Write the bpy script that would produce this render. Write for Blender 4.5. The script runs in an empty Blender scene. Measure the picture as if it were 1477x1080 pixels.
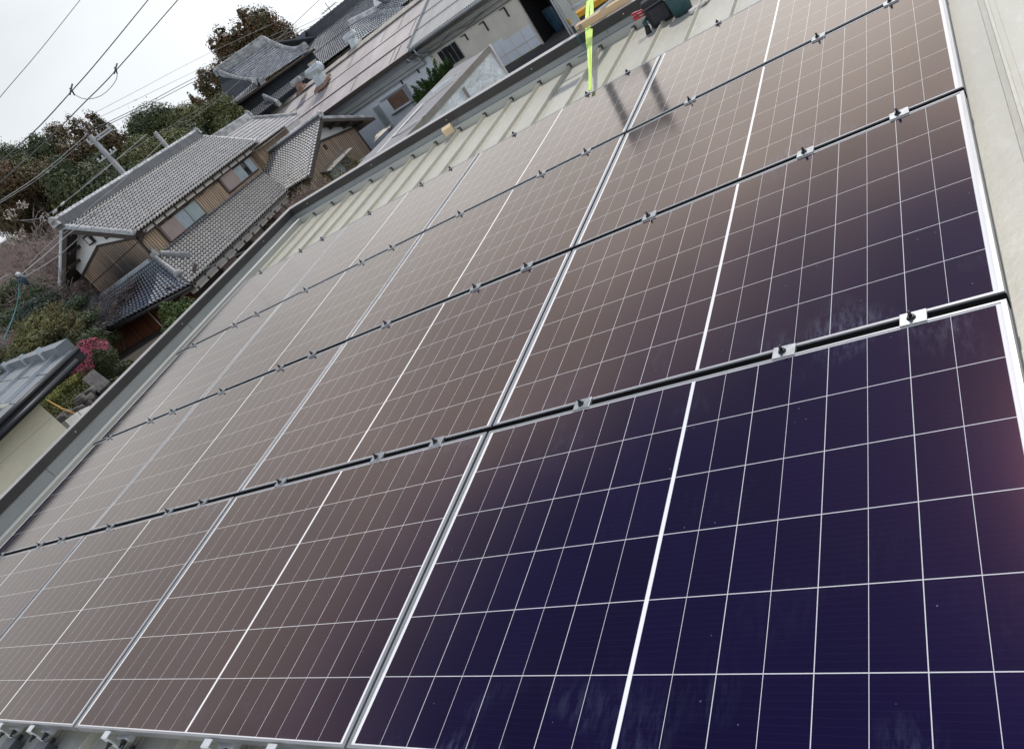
import bpy, bmesh, math, random
import numpy as np
from mathutils import Vector, Matrix, Quaternion
random.seed(7)
rng = np.random.default_rng(7)
S = bpy.context.scene
COL = S.collection
R = math.radians

# ------------------------------------------------------------------ camera
EYE = np.array([0.1377, -0.6203, 1.3010])
RW = np.array([[0.7654059, 0.3369960, -0.5482586], [-0.2460150, -0.6340041, -0.7331544], [-0.5946683, 0.6960406, -0.4023644]])          # world -> camera (x right, y down, z forward)
MP = np.array([[0.9999282, 0.0005985, 0.0119692], [0.0000000, 0.9987523, -0.0499376], [-0.0119842, 0.0499340, 0.9986806]])          # roof frame -> world
FPX = 1109.9                   # focal length for a 1477 px wide picture
cam = bpy.data.cameras.new("camera")
cam.sensor_fit = 'HORIZONTAL'; cam.sensor_width = 36.0; cam.lens = 36.0 * FPX / 1477.0
cam.clip_start = 0.05; cam.clip_end = 3000
camo = bpy.data.objects.new("camera", cam); COL.objects.link(camo)
rot = Matrix(((RW[0][0], -RW[1][0], -RW[2][0]), (RW[0][1], -RW[1][1], -RW[2][1]), (RW[0][2], -RW[1][2], -RW[2][2])))
camo.matrix_world = Matrix.Translation(Vector(EYE)) @ rot.to_4x4()
S.camera = camo

# ------------------------------------------------------------------ sky and sun
SUN_AZ, SUN_EL = R(2.5), R(53.0)
SDIR = Vector((math.sin(SUN_AZ) * math.cos(SUN_EL), math.cos(SUN_AZ) * math.cos(SUN_EL), math.sin(SUN_EL)))
W = bpy.data.worlds.new("World"); S.world = W; W.use_nodes = True
nt = W.node_tree; nt.nodes.clear()
def wn(t, **k):
    n = nt.nodes.new(t)
    for a, b in k.items(): setattr(n, a, b)
    return n
wout = wn('ShaderNodeOutputWorld'); wbg = wn('ShaderNodeBackground'); wbg.inputs['Strength'].default_value = 0.1
sky = wn('ShaderNodeTexSky'); sky.sky_type = 'NISHITA'; sky.sun_disc = False
sky.sun_elevation = SUN_EL; sky.sun_rotation = SUN_AZ; sky.dust_density = 1.2
wtc = wn('ShaderNodeTexCoord')
wmap = wn('ShaderNodeMapping'); wmap.inputs['Scale'].default_value = (1.3, 1.3, 3.2)
wnoi = wn('ShaderNodeTexNoise'); wnoi.inputs['Scale'].default_value = 1.6; wnoi.inputs['Detail'].default_value = 5
wsep = wn('ShaderNodeSeparateXYZ')
wel = wn('ShaderNodeMath', operation='MULTIPLY_ADD'); wel.inputs[1].default_value = .42      # ragged edge of the cloud bank
wramp = wn('ShaderNodeMapRange', interpolation_type='SMOOTHSTEP'); wramp.inputs['From Min'].default_value = .66; wramp.inputs['From Max'].default_value = .90
wramp.inputs['To Min'].default_value = .985; wramp.inputs['To Max'].default_value = .04
wdot = wn('ShaderNodeVectorMath', operation='DOT_PRODUCT'); wdot.inputs[1].default_value = (.17, .95, .26)
wmax = wn('ShaderNodeMath', operation='MAXIMUM'); wmax.inputs[1].default_value = 0
wpow = wn('ShaderNodeMath', operation='POWER'); wpow.inputs[1].default_value = 3.0
wmad = wn('ShaderNodeMath', operation='MULTIPLY_ADD'); wmad.inputs[1].default_value = 11.0; wmad.inputs[2].default_value = 8.7
wcl = wn('ShaderNodeVectorMath', operation='SCALE'); wcl.inputs[0].default_value = (0.925, 0.965, 1.0)
wmix = wn('ShaderNodeMix', data_type='RGBA')
L = nt.links.new
L(wtc.outputs['Generated'], wmap.inputs['Vector']); L(wmap.outputs[0], wnoi.inputs['Vector']); L(wtc.outputs['Generated'], wsep.inputs[0]); L(wnoi.outputs['Fac'], wel.inputs[0]); L(wsep.outputs[2], wel.inputs[2]); L(wel.outputs[0], wramp.inputs['Value'])
L(wtc.outputs['Generated'], wdot.inputs[0]); L(wdot.outputs['Value'], wmax.inputs[0]); L(wmax.outputs[0], wpow.inputs[0]); L(wpow.outputs[0], wmad.inputs[0])
wbk = wn('ShaderNodeMath', operation='MULTIPLY_ADD'); wbk.inputs[1].default_value = -9.0  # extra sky brightness behind the camera, added to fill camera-facing walls
wbm = wn('ShaderNodeMath', operation='MINIMUM'); wbm.inputs[1].default_value = 0
L(wsep.outputs[1], wbm.inputs[0]); L(wbm.outputs[0], wbk.inputs[0]); L(wmad.outputs[0], wbk.inputs[2])
# soft cloud structure, fading out towards the horizon
wn2 = wn('ShaderNodeTexNoise'); wn2.inputs['Scale'].default_value = 3.2; wn2.inputs['Detail'].default_value = 6
wm2 = wn('ShaderNodeMapping'); wm2.inputs['Scale'].default_value = (1, 1, 2.6); L(wtc.outputs['Generated'], wm2.inputs[0]); L(wm2.outputs[0], wn2.inputs['Vector'])
wr2 = wn('ShaderNodeMapRange'); wr2.inputs['From Min'].default_value = .35; wr2.inputs['From Max'].default_value = .65; wr2.inputs['To Min'].default_value = .80; wr2.inputs['To Max'].default_value = 1.10
L(wn2.outputs['Fac'], wr2.inputs['Value'])
wf2 = wn('ShaderNodeMapRange'); wf2.inputs['From Min'].default_value = .05; wf2.inputs['From Max'].default_value = .40; L(wsep.outputs[2], wf2.inputs['Value'])
wl2 = wn('ShaderNodeMix'); L(wf2.outputs[0], wl2.inputs['Factor']); wl2.inputs['A'].default_value = 1.0; L(wr2.outputs[0], wl2.inputs['B'])
wcm = wn('ShaderNodeMath', operation='MULTIPLY'); L(wbk.outputs[0], wcm.inputs[0]); L(wl2.outputs[0], wcm.inputs[1])
L(wcm.outputs[0], wcl.inputs['Scale'])
# the clear sky overhead
wdk = wn('ShaderNodeVectorMath', operation='MULTIPLY'); wdk.inputs[1].default_value = (.34, .46, .78); L(sky.outputs[0], wdk.inputs[0])
L(wramp.outputs[0], wmix.inputs['Factor']); pass; L(wcl.outputs[0], wmix.inputs['B'])
L(wdk.outputs[0], wmix.inputs['A']); L(wmix.outputs['Result'], wbg.inputs['Color']); L(wbg.outputs[0], wout.inputs['Surface'])
sl = bpy.data.lights.new("sun", 'SUN'); sl.energy = 2.6; sl.angle = R(1.6); sl.color = (1.0, .95, .88)
so = bpy.data.objects.new("sun", sl); COL.objects.link(so)
so.rotation_euler = SDIR.to_track_quat('Z', 'Y').to_euler()
S.view_settings.view_transform = 'Standard'; S.view_settings.look = 'None'; S.view_settings.gamma = 1.0
S.view_settings.exposure = 0.0; S.view_settings.use_curve_mapping = False
S.render.engine = 'CYCLES'
S.render.resolution_x = 1024; S.render.resolution_y = 748

# ------------------------------------------------------------------ measuring helpers (photo pixel -> a point of the place)
def ray(u, v): return RW.T @ np.array([(u - 738.5) / FPX, (v - 540) / FPX, 1.0])
def at_z(u, v, z): r = ray(u, v); return EYE + r * (z - EYE[2]) / r[2]
def at_x(u, v, x): r = ray(u, v); return EYE + r * (x - EYE[0]) / r[0]
def at_y(u, v, y): r = ray(u, v); return EYE + r * (y - EYE[1]) / r[1]
def at_pl(u, v, q, n): r = ray(u, v); n = np.array(n); return EYE + r * (n @ (np.array(q) - EYE)) / (n @ r)
def at_d(u, v, d): r = ray(u, v); return EYE + r * d / np.linalg.norm(r)
def on_roof(u, v, h=0.0):
    r = MP.T @ ray(u, v); e = MP.T @ EYE; return e + r * (h - e[2]) / r[2]
RT = Matrix([[float(x) for x in row] for row in MP]).to_4x4()
GZ = -3.7                                     # ground level

# ------------------------------------------------------------------ materials
MATS = {}
def new_mat(name):
    m = bpy.data.materials.new(name); m.use_nodes = True
    n = m.node_tree.nodes; b = n['Principled BSDF']; return m, m.node_tree, b
def pm(name, c1, c2=None, scale=4.0, rough=.6, metal=0.0, bump=0.0, bscale=None, spec=.5, stretch=(1, 1, 1), lo=.35, hi=.65, detail=6, rvar=0.0, bdist=.02):
    m, t, b = new_mat(name); MATS[name] = m
    b.inputs['Roughness'].default_value = rough; b.inputs['Metallic'].default_value = metal
    b.inputs['Specular IOR Level'].default_value = spec
    if c2 is None: c2 = tuple(x * .82 for x in c1)
    tc = t.nodes.new('ShaderNodeTexCoord'); mp = t.nodes.new('ShaderNodeMapping'); mp.inputs['Scale'].default_value = stretch
    no = t.nodes.new('ShaderNodeTexNoise'); no.inputs['Scale'].default_value = scale; no.inputs['Detail'].default_value = detail; no.inputs['Roughness'].default_value = .6
    mr = t.nodes.new('ShaderNodeMapRange'); mr.inputs['From Min'].default_value = lo; mr.inputs['From Max'].default_value = hi
    mx = t.nodes.new('ShaderNodeMix'); mx.data_type = 'RGBA'
    mx.inputs['A'].default_value = (*c1, 1); mx.inputs['B'].default_value = (*c2, 1)
    l = t.links.new
    l(tc.outputs['Object'], mp.inputs[0]); l(mp.outputs[0], no.inputs['Vector']); l(no.outputs['Fac'], mr.inputs['Value']); l(mr.outputs[0], mx.inputs['Factor'])
    l(mx.outputs['Result'], b.inputs['Base Color'])
    if rvar:
        r2 = t.nodes.new('ShaderNodeMapRange'); r2.inputs['To Min'].default_value = rough - rvar; r2.inputs['To Max'].default_value = rough + rvar
        l(no.outputs['Fac'], r2.inputs['Value']); l(r2.outputs[0], b.inputs['Roughness'])
    if bump:
        n2 = t.nodes.new('ShaderNodeTexNoise'); n2.inputs['Scale'].default_value = bscale or scale * 6; n2.inputs['Detail'].default_value = 4
        bp = t.nodes.new('ShaderNodeBump'); bp.inputs['Strength'].default_value = bump; bp.inputs['Distance'].default_value = bdist
        l(mp.outputs[0], n2.inputs['Vector']); l(n2.outputs['Fac'], bp.inputs['Height']); l(bp.outputs[0], b.inputs['Normal'])
    m['_mix'] = 1
    return m

class NodeKit:
    """tiny builder for math node chains"""
    def __init__(s, t): s.t = t
    def val(s, x):
        return x
    def m(s, op, a, b=None, c=None, clamp=False):
        n = s.t.nodes.new('ShaderNodeMath'); n.operation = op; n.use_clamp = clamp
        for i, x in enumerate((a, b, c)):
            if x is None: continue
            if isinstance(x, (int, float)): n.inputs[i].default_value = x
            else: s.t.links.new(x, n.inputs[i])
        return n.outputs[0]
    def mix(s, f, a, b):
        n = s.t.nodes.new('ShaderNodeMix'); n.data_type = 'RGBA'
        for nm, x in (('Factor', f), ('A', a), ('B', b)):
            if isinstance(x, (int, float)): n.inputs[nm].default_value = x
            elif isinstance(x, tuple): n.inputs[nm].default_value = (*x, 1)
            else: s.t.links.new(x, n.inputs[nm])
        return n.outputs['Result']
    def noise(s, vec, scale, detail=4, rough=.55, dim='3D'):
        n = s.t.nodes.new('ShaderNodeTexNoise'); n.inputs['Scale'].default_value = scale; n.inputs['Detail'].default_value = detail; n.inputs['Roughness'].default_value = rough
        s.t.links.new(vec, n.inputs['Vector']); return n.outputs['Fac']
    def mapping(s, vec, scale=(1, 1, 1), rot=(0, 0, 0), loc=(0, 0, 0)):
        n = s.t.nodes.new('ShaderNodeMapping'); n.inputs['Scale'].default_value = scale; n.inputs['Rotation'].default_value = rot; n.inputs['Location'].default_value = loc
        s.t.links.new(vec, n.inputs[0]); return n.outputs[0]
    def rng(s, x, a, b, c=0.0, d=1.0):
        n = s.t.nodes.new('ShaderNodeMapRange'); n.inputs['From Min'].default_value = a; n.inputs['From Max'].default_value = b; n.inputs['To Min'].default_value = c; n.inputs['To Max'].default_value = d
        s.t.links.new(x, n.inputs['Value']); return n.outputs[0]

# panel size (metres) in the roof frame
PL, PS = 1.633, 1.1717            # pitch along a row / between rows
FL, FS = 1.621, 1.1415            # frame outer size
FT, FTL = .0115, .008             # frame flange at the ends / along the long sides
GL, GS = FL - 2 * FT, FS - 2 * FTL # visible glass

def make_glass():
    m, t, b = new_mat('solar_glass'); MATS['solar_glass'] = m
    k = NodeKit(t)
    tc = t.nodes.new('ShaderNodeTexCoord'); sep = t.nodes.new('ShaderNodeSeparateXYZ')
    t.links.new(tc.outputs['Object'], sep.inputs[0]); X, Y = sep.outputs[0], sep.outputs[1]
    oi = t.nodes.new('ShaderNodeObjectInfo')
    mx, my, mc = .0115, .0035, .0050                 # white margins: ends, long sides, half of centre band
    hw = (GL / 2 - mx - mc); px = hw / 8; py = (GS - 2 * my) / 6
    ax = k.m('ABSOLUTE', X)
    sx = k.m('DIVIDE', k.m('SUBTRACT', ax, mc), px)            # 0..8 from centre outwards
    sy = k.m('DIVIDE', k.m('ADD', Y, GS / 2 - my), py)         # 0..6
    # distance to the nearest cell border in metres
    fx = k.m('ABSOLUTE', k.m('SUBTRACT', sx, k.m('ROUND', sx))); dx = k.m('MULTIPLY', fx, px)
    fy = k.m('ABSOLUTE', k.m('SUBTRACT', sy, k.m('ROUND', sy))); dy = k.m('MULTIPLY', fy, py)
    par = k.m('MODULO', k.m('ROUND', sx), 2.0)
    wx = k.m('MULTIPLY_ADD', par, -.00030, .00098)
    lx = k.m('LESS_THAN', dx, wx); ly = k.m('LESS_THAN', dy, .00112)
    out = k.m('MAXIMUM', k.m('GREATER_THAN', sx, 8.0), k.m('LESS_THAN', sx, 0.0))
    out = k.m('MAXIMUM', out, k.m('MAXIMUM', k.m('GREATER_THAN', sy, 6.0), k.m('LESS_THAN', sy, 0.0)))
    line = k.m('MAXIMUM', k.m('MAXIMUM', lx, ly), out)
    # cell colour with small cell-to-cell variation
    comb = t.nodes.new('ShaderNodeCombineXYZ')
    t.links.new(k.m('ADD', k.m('FLOOR', k.m('DIVIDE', X, px)), k.m('MULTIPLY', oi.outputs['Random'], 97.0)), comb.inputs[0])
    t.links.new(k.m('FLOOR', sy), comb.inputs[1])
    wh = t.nodes.new('ShaderNodeTexWhiteNoise'); wh.noise_dimensions = '2D'; t.links.new(comb.outputs[0], wh.inputs['Vector'])
    cell = k.mix(wh.outputs['Value'], (.0040, .0034, .021), (.0055, .0042, .028))
    # fine wires across the cells
    bus = k.m('LESS_THAN', k.m('ABSOLUTE', k.m('SUBTRACT', k.m('FRACT', k.m('MULTIPLY', sy, 12.0)), .5)), .035)
    cell = k.mix(k.m('MULTIPLY', bus, .05), cell, (.10, .10, .12))
    white = (.62, .63, .64)
    base = k.mix(line, cell, white); base = k.mix(out, base, (.88, .89, .88))
    # hand smears and dust specks
    ofs = t.nodes.new('ShaderNodeVectorMath'); ofs.operation = 'MULTIPLY_ADD'
    ofs.inputs[1].default_value = (1, 1, 1)
    cmb2 = t.nodes.new('ShaderNodeCombineXYZ'); t.links.new(k.m('MULTIPLY', oi.outputs['Random'], 41.0), cmb2.inputs[0]); t.links.new(k.m('MULTIPLY', oi.outputs['Random'], 17.0), cmb2.inputs[1])
    t.links.new(tc.outputs['Object'], ofs.inputs[0]); t.links.new(cmb2.outputs[0], ofs.inputs[2])
    big = k.noise(ofs.outputs[0], 4.2, 2, .4)
    streak = k.noise(k.mapping(ofs.outputs[0], (60, 16, 1), (0, 0, .5)), 1.0, 5, .7)
    edge = k.rng(k.m('ABSOLUTE', Y), GS / 2 - .19, GS / 2 - .03)
    smear = k.m('MULTIPLY', k.m('MULTIPLY', k.rng(big, .51, .70), k.rng(streak, .44, .70)), k.m('MULTIPLY_ADD', edge, .9, .06))
    vor = t.nodes.new('ShaderNodeTexVoronoi'); vor.inputs['Scale'].default_value = 22; t.links.new(ofs.outputs[0], vor.inputs['Vector'])
    spk = k.m('MULTIPLY', k.m('LESS_THAN', vor.outputs['Distance'], .045), k.m('GREATER_THAN', k.noise(ofs.outputs[0], 9.0, 1), .55))
    dirt = k.m('MAXIMUM', k.m('MULTIPLY', smear, .22), k.m('MULTIPLY', spk, .25))
    base = k.mix(dirt, base, (.30, .38, .52))
    t.links.new(base, b.inputs['Base Color'])
    rr = k.m('MULTIPLY_ADD', dirt, .4, .12); t.links.new(rr, b.inputs['Roughness'])
    b.inputs['IOR'].default_value = 2.25
    b.inputs['Coat Weight'].default_value = .42; b.inputs['Coat IOR'].default_value = 1.5; b.inputs['Coat Roughness'].default_value = .10
    b.inputs['Thin Film Thickness'].default_value = 96.0
    b.inputs['Thin Film IOR'].default_value = 1.44
    # faint ripple of rolled solar glass
    bp = t.nodes.new('ShaderNodeBump'); bp.inputs['Strength'].default_value = .05; bp.inputs['Distance'].default_value = .001
    t.links.new(k.noise(tc.outputs['Object'], 240.0, 2), bp.inputs['Height']); t.links.new(bp.outputs[0], b.inputs['Normal'])
    return m
make_glass()

def make_boards(name, c1, c2, dark, pitch=.12, axis=0, soot=None):
    """weathered vertical boards: tone per board, streaks along the grain, a sooty patch"""
    m, t, b = new_mat(name); MATS[name] = m; k = NodeKit(t)
    tc = t.nodes.new('ShaderNodeTexCoord'); sep = t.nodes.new('ShaderNodeSeparateXYZ'); t.links.new(tc.outputs['Object'], sep.inputs[0])
    along = k.m('MULTIPLY_ADD', sep.outputs[0], axis[0], k.m('MULTIPLY', sep.outputs[1], axis[1]))
    s = k.m('DIVIDE', along, pitch)
    wn_ = t.nodes.new('ShaderNodeTexWhiteNoise'); wn_.noise_dimensions = '1D'; t.links.new(k.m('FLOOR', s), wn_.inputs['W'])
    base = k.mix(wn_.outputs['Value'], c1, c2)
    grain = k.noise(k.mapping(tc.outputs['Object'], (14, 14, 1.1)), 1.0, 6, .65)
    base = k.mix(k.rng(grain, .42, .72), base, tuple(x * .45 for x in c1))
    if soot:
        d = t.nodes.new('ShaderNodeVectorMath'); d.operation = 'DISTANCE'; d.inputs[1].default_value = soot[0]; t.links.new(tc.outputs['Object'], d.inputs[0])
        f = k.m('MULTIPLY', k.rng(d.outputs['Value'], soot[1], soot[1] * .3), k.rng(k.noise(k.mapping(tc.outputs['Object'], (7, 7, .7)), 1.0, 5), .26, .46))
        base = k.mix(f, base, (.035, .035, .038))
    gap = k.m('LESS_THAN', k.m('FRACT', s), .27)
    base = k.mix(gap, base, dark)
    t.links.new(base, b.inputs['Base Color']); b.inputs['Roughness'].default_value = .75
    bp = t.nodes.new('ShaderNodeBump'); bp.inputs['Strength'].default_value = .8; bp.inputs['Distance'].default_value = .02; t.links.new(k.m('SUBTRACT', 1.0, gap), bp.inputs['Height']); t.links.new(bp.outputs[0], b.inputs['Normal'])
    return m

pm('roof_metal', (.52, .50, .405), (.44, .425, .355), 2.2, .42, 0, .25, 55, bdist=.004, rvar=.08, stretch=(1, .6, 1), lo=.3, hi=.7)
def stain(name, c, amount, scale, stretch, lo=.52, hi=.70):
    m = MATS[name]; t = m.node_tree; b = t.nodes['Principled BSDF']; k = NodeKit(t)
    old = b.inputs['Base Color'].links[0].from_socket
    tc = t.nodes.new('ShaderNodeTexCoord')
    f = k.noise(k.mapping(tc.outputs['Object'], stretch), scale, 7, .68)
    t.links.new(k.mix(k.m('MULTIPLY', k.rng(f, lo, hi), amount), old, c), b.inputs['Base Color'])
STAINS = [('roof_metal', (.30, .285, .23), .30, 1.0, (5.0, .7, 1)), ('roof_metal', (.60, .59, .52), .5, 1.0, (16, 9, 9)), ('parapet_metal', (.20, .20, .19), .4, 1.0, (2, 2, 14))]
pm('flash_metal', (.40, .41, .37), (.34, .35, .33), 1.2, .45)
pm('parapet_metal', (.30, .315, .31), (.25, .265, .265), 1.0, .38)  # the roof's beige steel made greyer: its shade is in the colour
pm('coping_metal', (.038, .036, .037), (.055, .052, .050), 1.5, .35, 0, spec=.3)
pm('coping_top', (.34, .32, .30), (.27, .255, .24), 1.5, .35)  # sky sheen of the dark coping painted in as a lighter top
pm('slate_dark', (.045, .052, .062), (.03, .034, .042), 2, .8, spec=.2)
pm('alu', (.36, .365, .37), (.31, .315, .32), 6, .36, .45)
pm('clamp_steel', (.42, .43, .44), (.30, .32, .33), 60, .42, .6)
pm('white_steel', (.68, .70, .70), (.58, .60, .60), 30, .4, .2)
pm('bolt_black', (.018, .018, .02), (.05, .05, .05), 40, .4, .3)
pm('rail_black', (.004, .004, .005), (.007, .007, .007), 8, 1.0, spec=.0)
pm('box_grey', (.085, .10, .11), (.06, .07, .08), 20, .42, .4)
pm('under_dark', (.05, .05, .05), None, 3, .8)
pm('tile', (.48, .52, .56), (.30, .33, .365), 2.4, .30, 0, rvar=.10, lo=.3, hi=.7)
pm('tile_light', (.66, .64, .60), (.43, .42, .40), 3.0, .24, 0, rvar=.1, lo=.3, hi=.7)
pm('tile_dark', (.085, .092, .105), (.05, .056, .066), 2.0, .4, 0, rvar=.1)  # dark tiles, and the shade painted into tile steps and valleys
pm('tile_far', (.36, .38, .40), (.62, .63, .63), 2.3, .45, 0, bump=.8, bscale=4, lo=.44, hi=.62, detail=8)
pm('ridge_mortar', (.42, .43, .43), (.20, .21, .22), 1.6, .6, lo=.4, hi=.6)
pm('ridge_cap_tile', (.62, .63, .63), (.36, .37, .38), 2.2, .5, lo=.4, hi=.6)
pm('plaster_white', (.82, .84, .85), (.72, .74, .75), 1.1, .85)
pm('plaster_grey', (.60, .57, .53), (.50, .47, .45), 1.4, .85)
pm('timber_dark', (.055, .04, .032), (.035, .027, .023), 3, .7)
pm('shutter_pink', (.35, .27, .255), (.29, .225, .215), 2, .65)
pm('shutter_grey', (.33, .40, .42), (.27, .33, .35), 2, .5)
pm('shutter_blue', (.40, .47, .53), (.22, .28, .33), 9, .45, stretch=(3, 3, .3))
pm('window_dark', (.012, .016, .02), (.02, .025, .03), 2, .08)
pm('redwood', (.085, .022, .012), (.16, .05, .018), 1.4, .6, stretch=(6, 6, .8), lo=.45, hi=.7)
pm('rust_roof', (.60, .55, .515), (.45, .41, .385), .55, .62, 0, stretch=(1, .35, 1), lo=.35, hi=.62, detail=9)
pm('grey_corr', (.46, .455, .43), (.36, .36, .345), .8, .6, stretch=(1, .3, 1), detail=9)
pm('lichen', (.52, .49, .42), (.33, .31, .27), 1.6, .9, detail=10)
pm('wall_bluewhite', (.66, .72, .80), (.57, .62, .69), .7, .7)
pm('wall_beige', (.64, .62, .56), (.52, .50, .46), .7, .8, detail=9)
pm('zinc', (.42, .45, .47), (.34, .37, .39), 1.4, .4, .3)
pm('vent_metal', (.55, .60, .64), (.42, .47, .50), 1.4, .35, .25)
pm('rust', (.22, .10, .06), (.30, .22, .17), 3, .75)
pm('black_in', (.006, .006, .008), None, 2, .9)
pm('blue_tarp', (.03, .075, .13), (.015, .03, .05), 2.2, .5, bump=.6, bscale=6)
pm('tarp_white', (.84, .88, .89), (.74, .80, .82), .5, .42, 0, .8, 2.6, bdist=.2)
pm('felt_grey', (.30, .295, .30), (.25, .245, .25), .9, .85, bump=.2, bscale=40)
pm('strip_white', (.70, .70, .68), (.55, .55, .53), 2, .6)
pm('strip_brown', (.30, .27, .24), (.24, .22, .19), 2, .6)
pm('beige_siding', (.84, .79, .64), (.76, .715, .58), 1.2, .75, 0, .5, 9, stretch=(1, 1, 2.5), bdist=.03)
pm('dark_metal', (.018, .021, .026), (.012, .014, .018), 1.5, .42, 0, spec=.35)
pm('slate_metal', (.15, .17, .19), (.115, .13, .15), .9, .34, .1)
pm('ground_asphalt', (.075, .073, .07), (.05, .049, .047), .6, .9, 0, .3, 30)
pm('soil', (.085, .065, .05), (.05, .045, .035), .5, .95, 0, .5, 6)
pm('hill_soil', (.055, .05, .033), (.035, .04, .022), .15, 1.0, 0, .5, 3)
pm('stone', (.17, .16, .15), (.09, .085, .08), 1.6, .9, 0, .8, 5, bdist=.08)
pm('concrete', (.66, .65, .62), (.38, .375, .36), 1.0, .85)
pm('wood_new', (.62, .45, .28), (.52, .36, .21), 5, .6, stretch=(1, 8, 8))
pm('ply', (.72, .56, .36), (.64, .48, .30), 9, .6, stretch=(1, 6, 1))
pm('sling_green', (.68, .90, .16), (.52, .78, .09), 30, .55, 0, .3, 160, bdist=.002)
pm('yellow_paint', (.75, .40, .03), (.62, .31, .02), 3, .45)
pm('fabric_black', (.014, .014, .018), (.028, .028, .034), 30, .8, 0, .3, 200, bdist=.002)
pm('fabric_teal', (.015, .05, .055), (.03, .08, .085), 25, .7)
pm('red_grip', (.42, .018, .03), (.30, .012, .02), 20, .4)
pm('steel', (.5, .5, .5), (.4, .4, .4), 20, .3, .9)
pm('glove', (.62, .60, .58), (.50, .48, .46), 40, .9)
pm('rim_grey', (.42, .46, .46), None, 10, .5)
pm('pole_conc', (.30, .31, .32), (.24, .25, .26), 1.2, .8)
pm('wire', (.10, .105, .11), None, 3, .6)
pm('wire_light', (.30, .31, .32), None, 3, .6)
pm('rope_teal', (.03, .16, .17), None, 20, .7)
pm('insulator', (.65, .66, .66), None, 5, .35)
pm('bamboo', (.50, .30, .07), (.40, .22, .05), 4, .5)
pm('bark', (.10, .078, .06), (.06, .048, .038), 5, .95, 0, .6, 20)
pm('bark_grey', (.20, .175, .15), (.12, .10, .085), 5, .95)
pm('twig', (.31, .245, .225), (.22, .17, .155), 1.2, .9)
pm('twig_pink', (.36, .22, .215), (.25, .16, .155), 1.0, .9)
pm('twig_olive', (.17, .135, .065), (.12, .105, .045), 1.0, .9)
def leafmat(name, c1, c2, sc=.6, rough=.6, trans=.15):
    m = pm(name, c1, c2, sc, rough, lo=.38, hi=.62, detail=3, spec=.3)
    return m
leafmat('leaf_cedar', (.085, .075, .035), (.17, .092, .05))
leafmat('leaf_brown', (0.142, 0.089, 0.046), (0.081, 0.076, 0.035))
leafmat('leaf_dark', (0.049, 0.076, 0.035), (0.088, 0.101, 0.043))
leafmat('leaf_mid', (0.088, 0.111, 0.038), (0.142, 0.142, 0.049))
leafmat('leaf_shrub', (.040, .085, .016), (.018, .040, .010), 2.0)
leafmat('leaf_yellow', (.20, .20, .03), (.055, .075, .015), 1.2)
leafmat('leaf_pine', (.07, .12, .02), (.04, .07, .015), 2.0)
leafmat('leaf_blue', (.035, .06, .045), (.055, .07, .05), 1.5)
leafmat('leaf_olive', (0.149, 0.142, 0.047), (0.088, 0.088, 0.034), 1.3)
leafmat('petal_pink', (.62, .17, .27), (.48, .09, .17), 3.0)
leafmat('petal_white', (.6, .55, .5), (.45, .38, .34), 3.0)
M = MATS
for a in STAINS: stain(*a)

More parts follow.
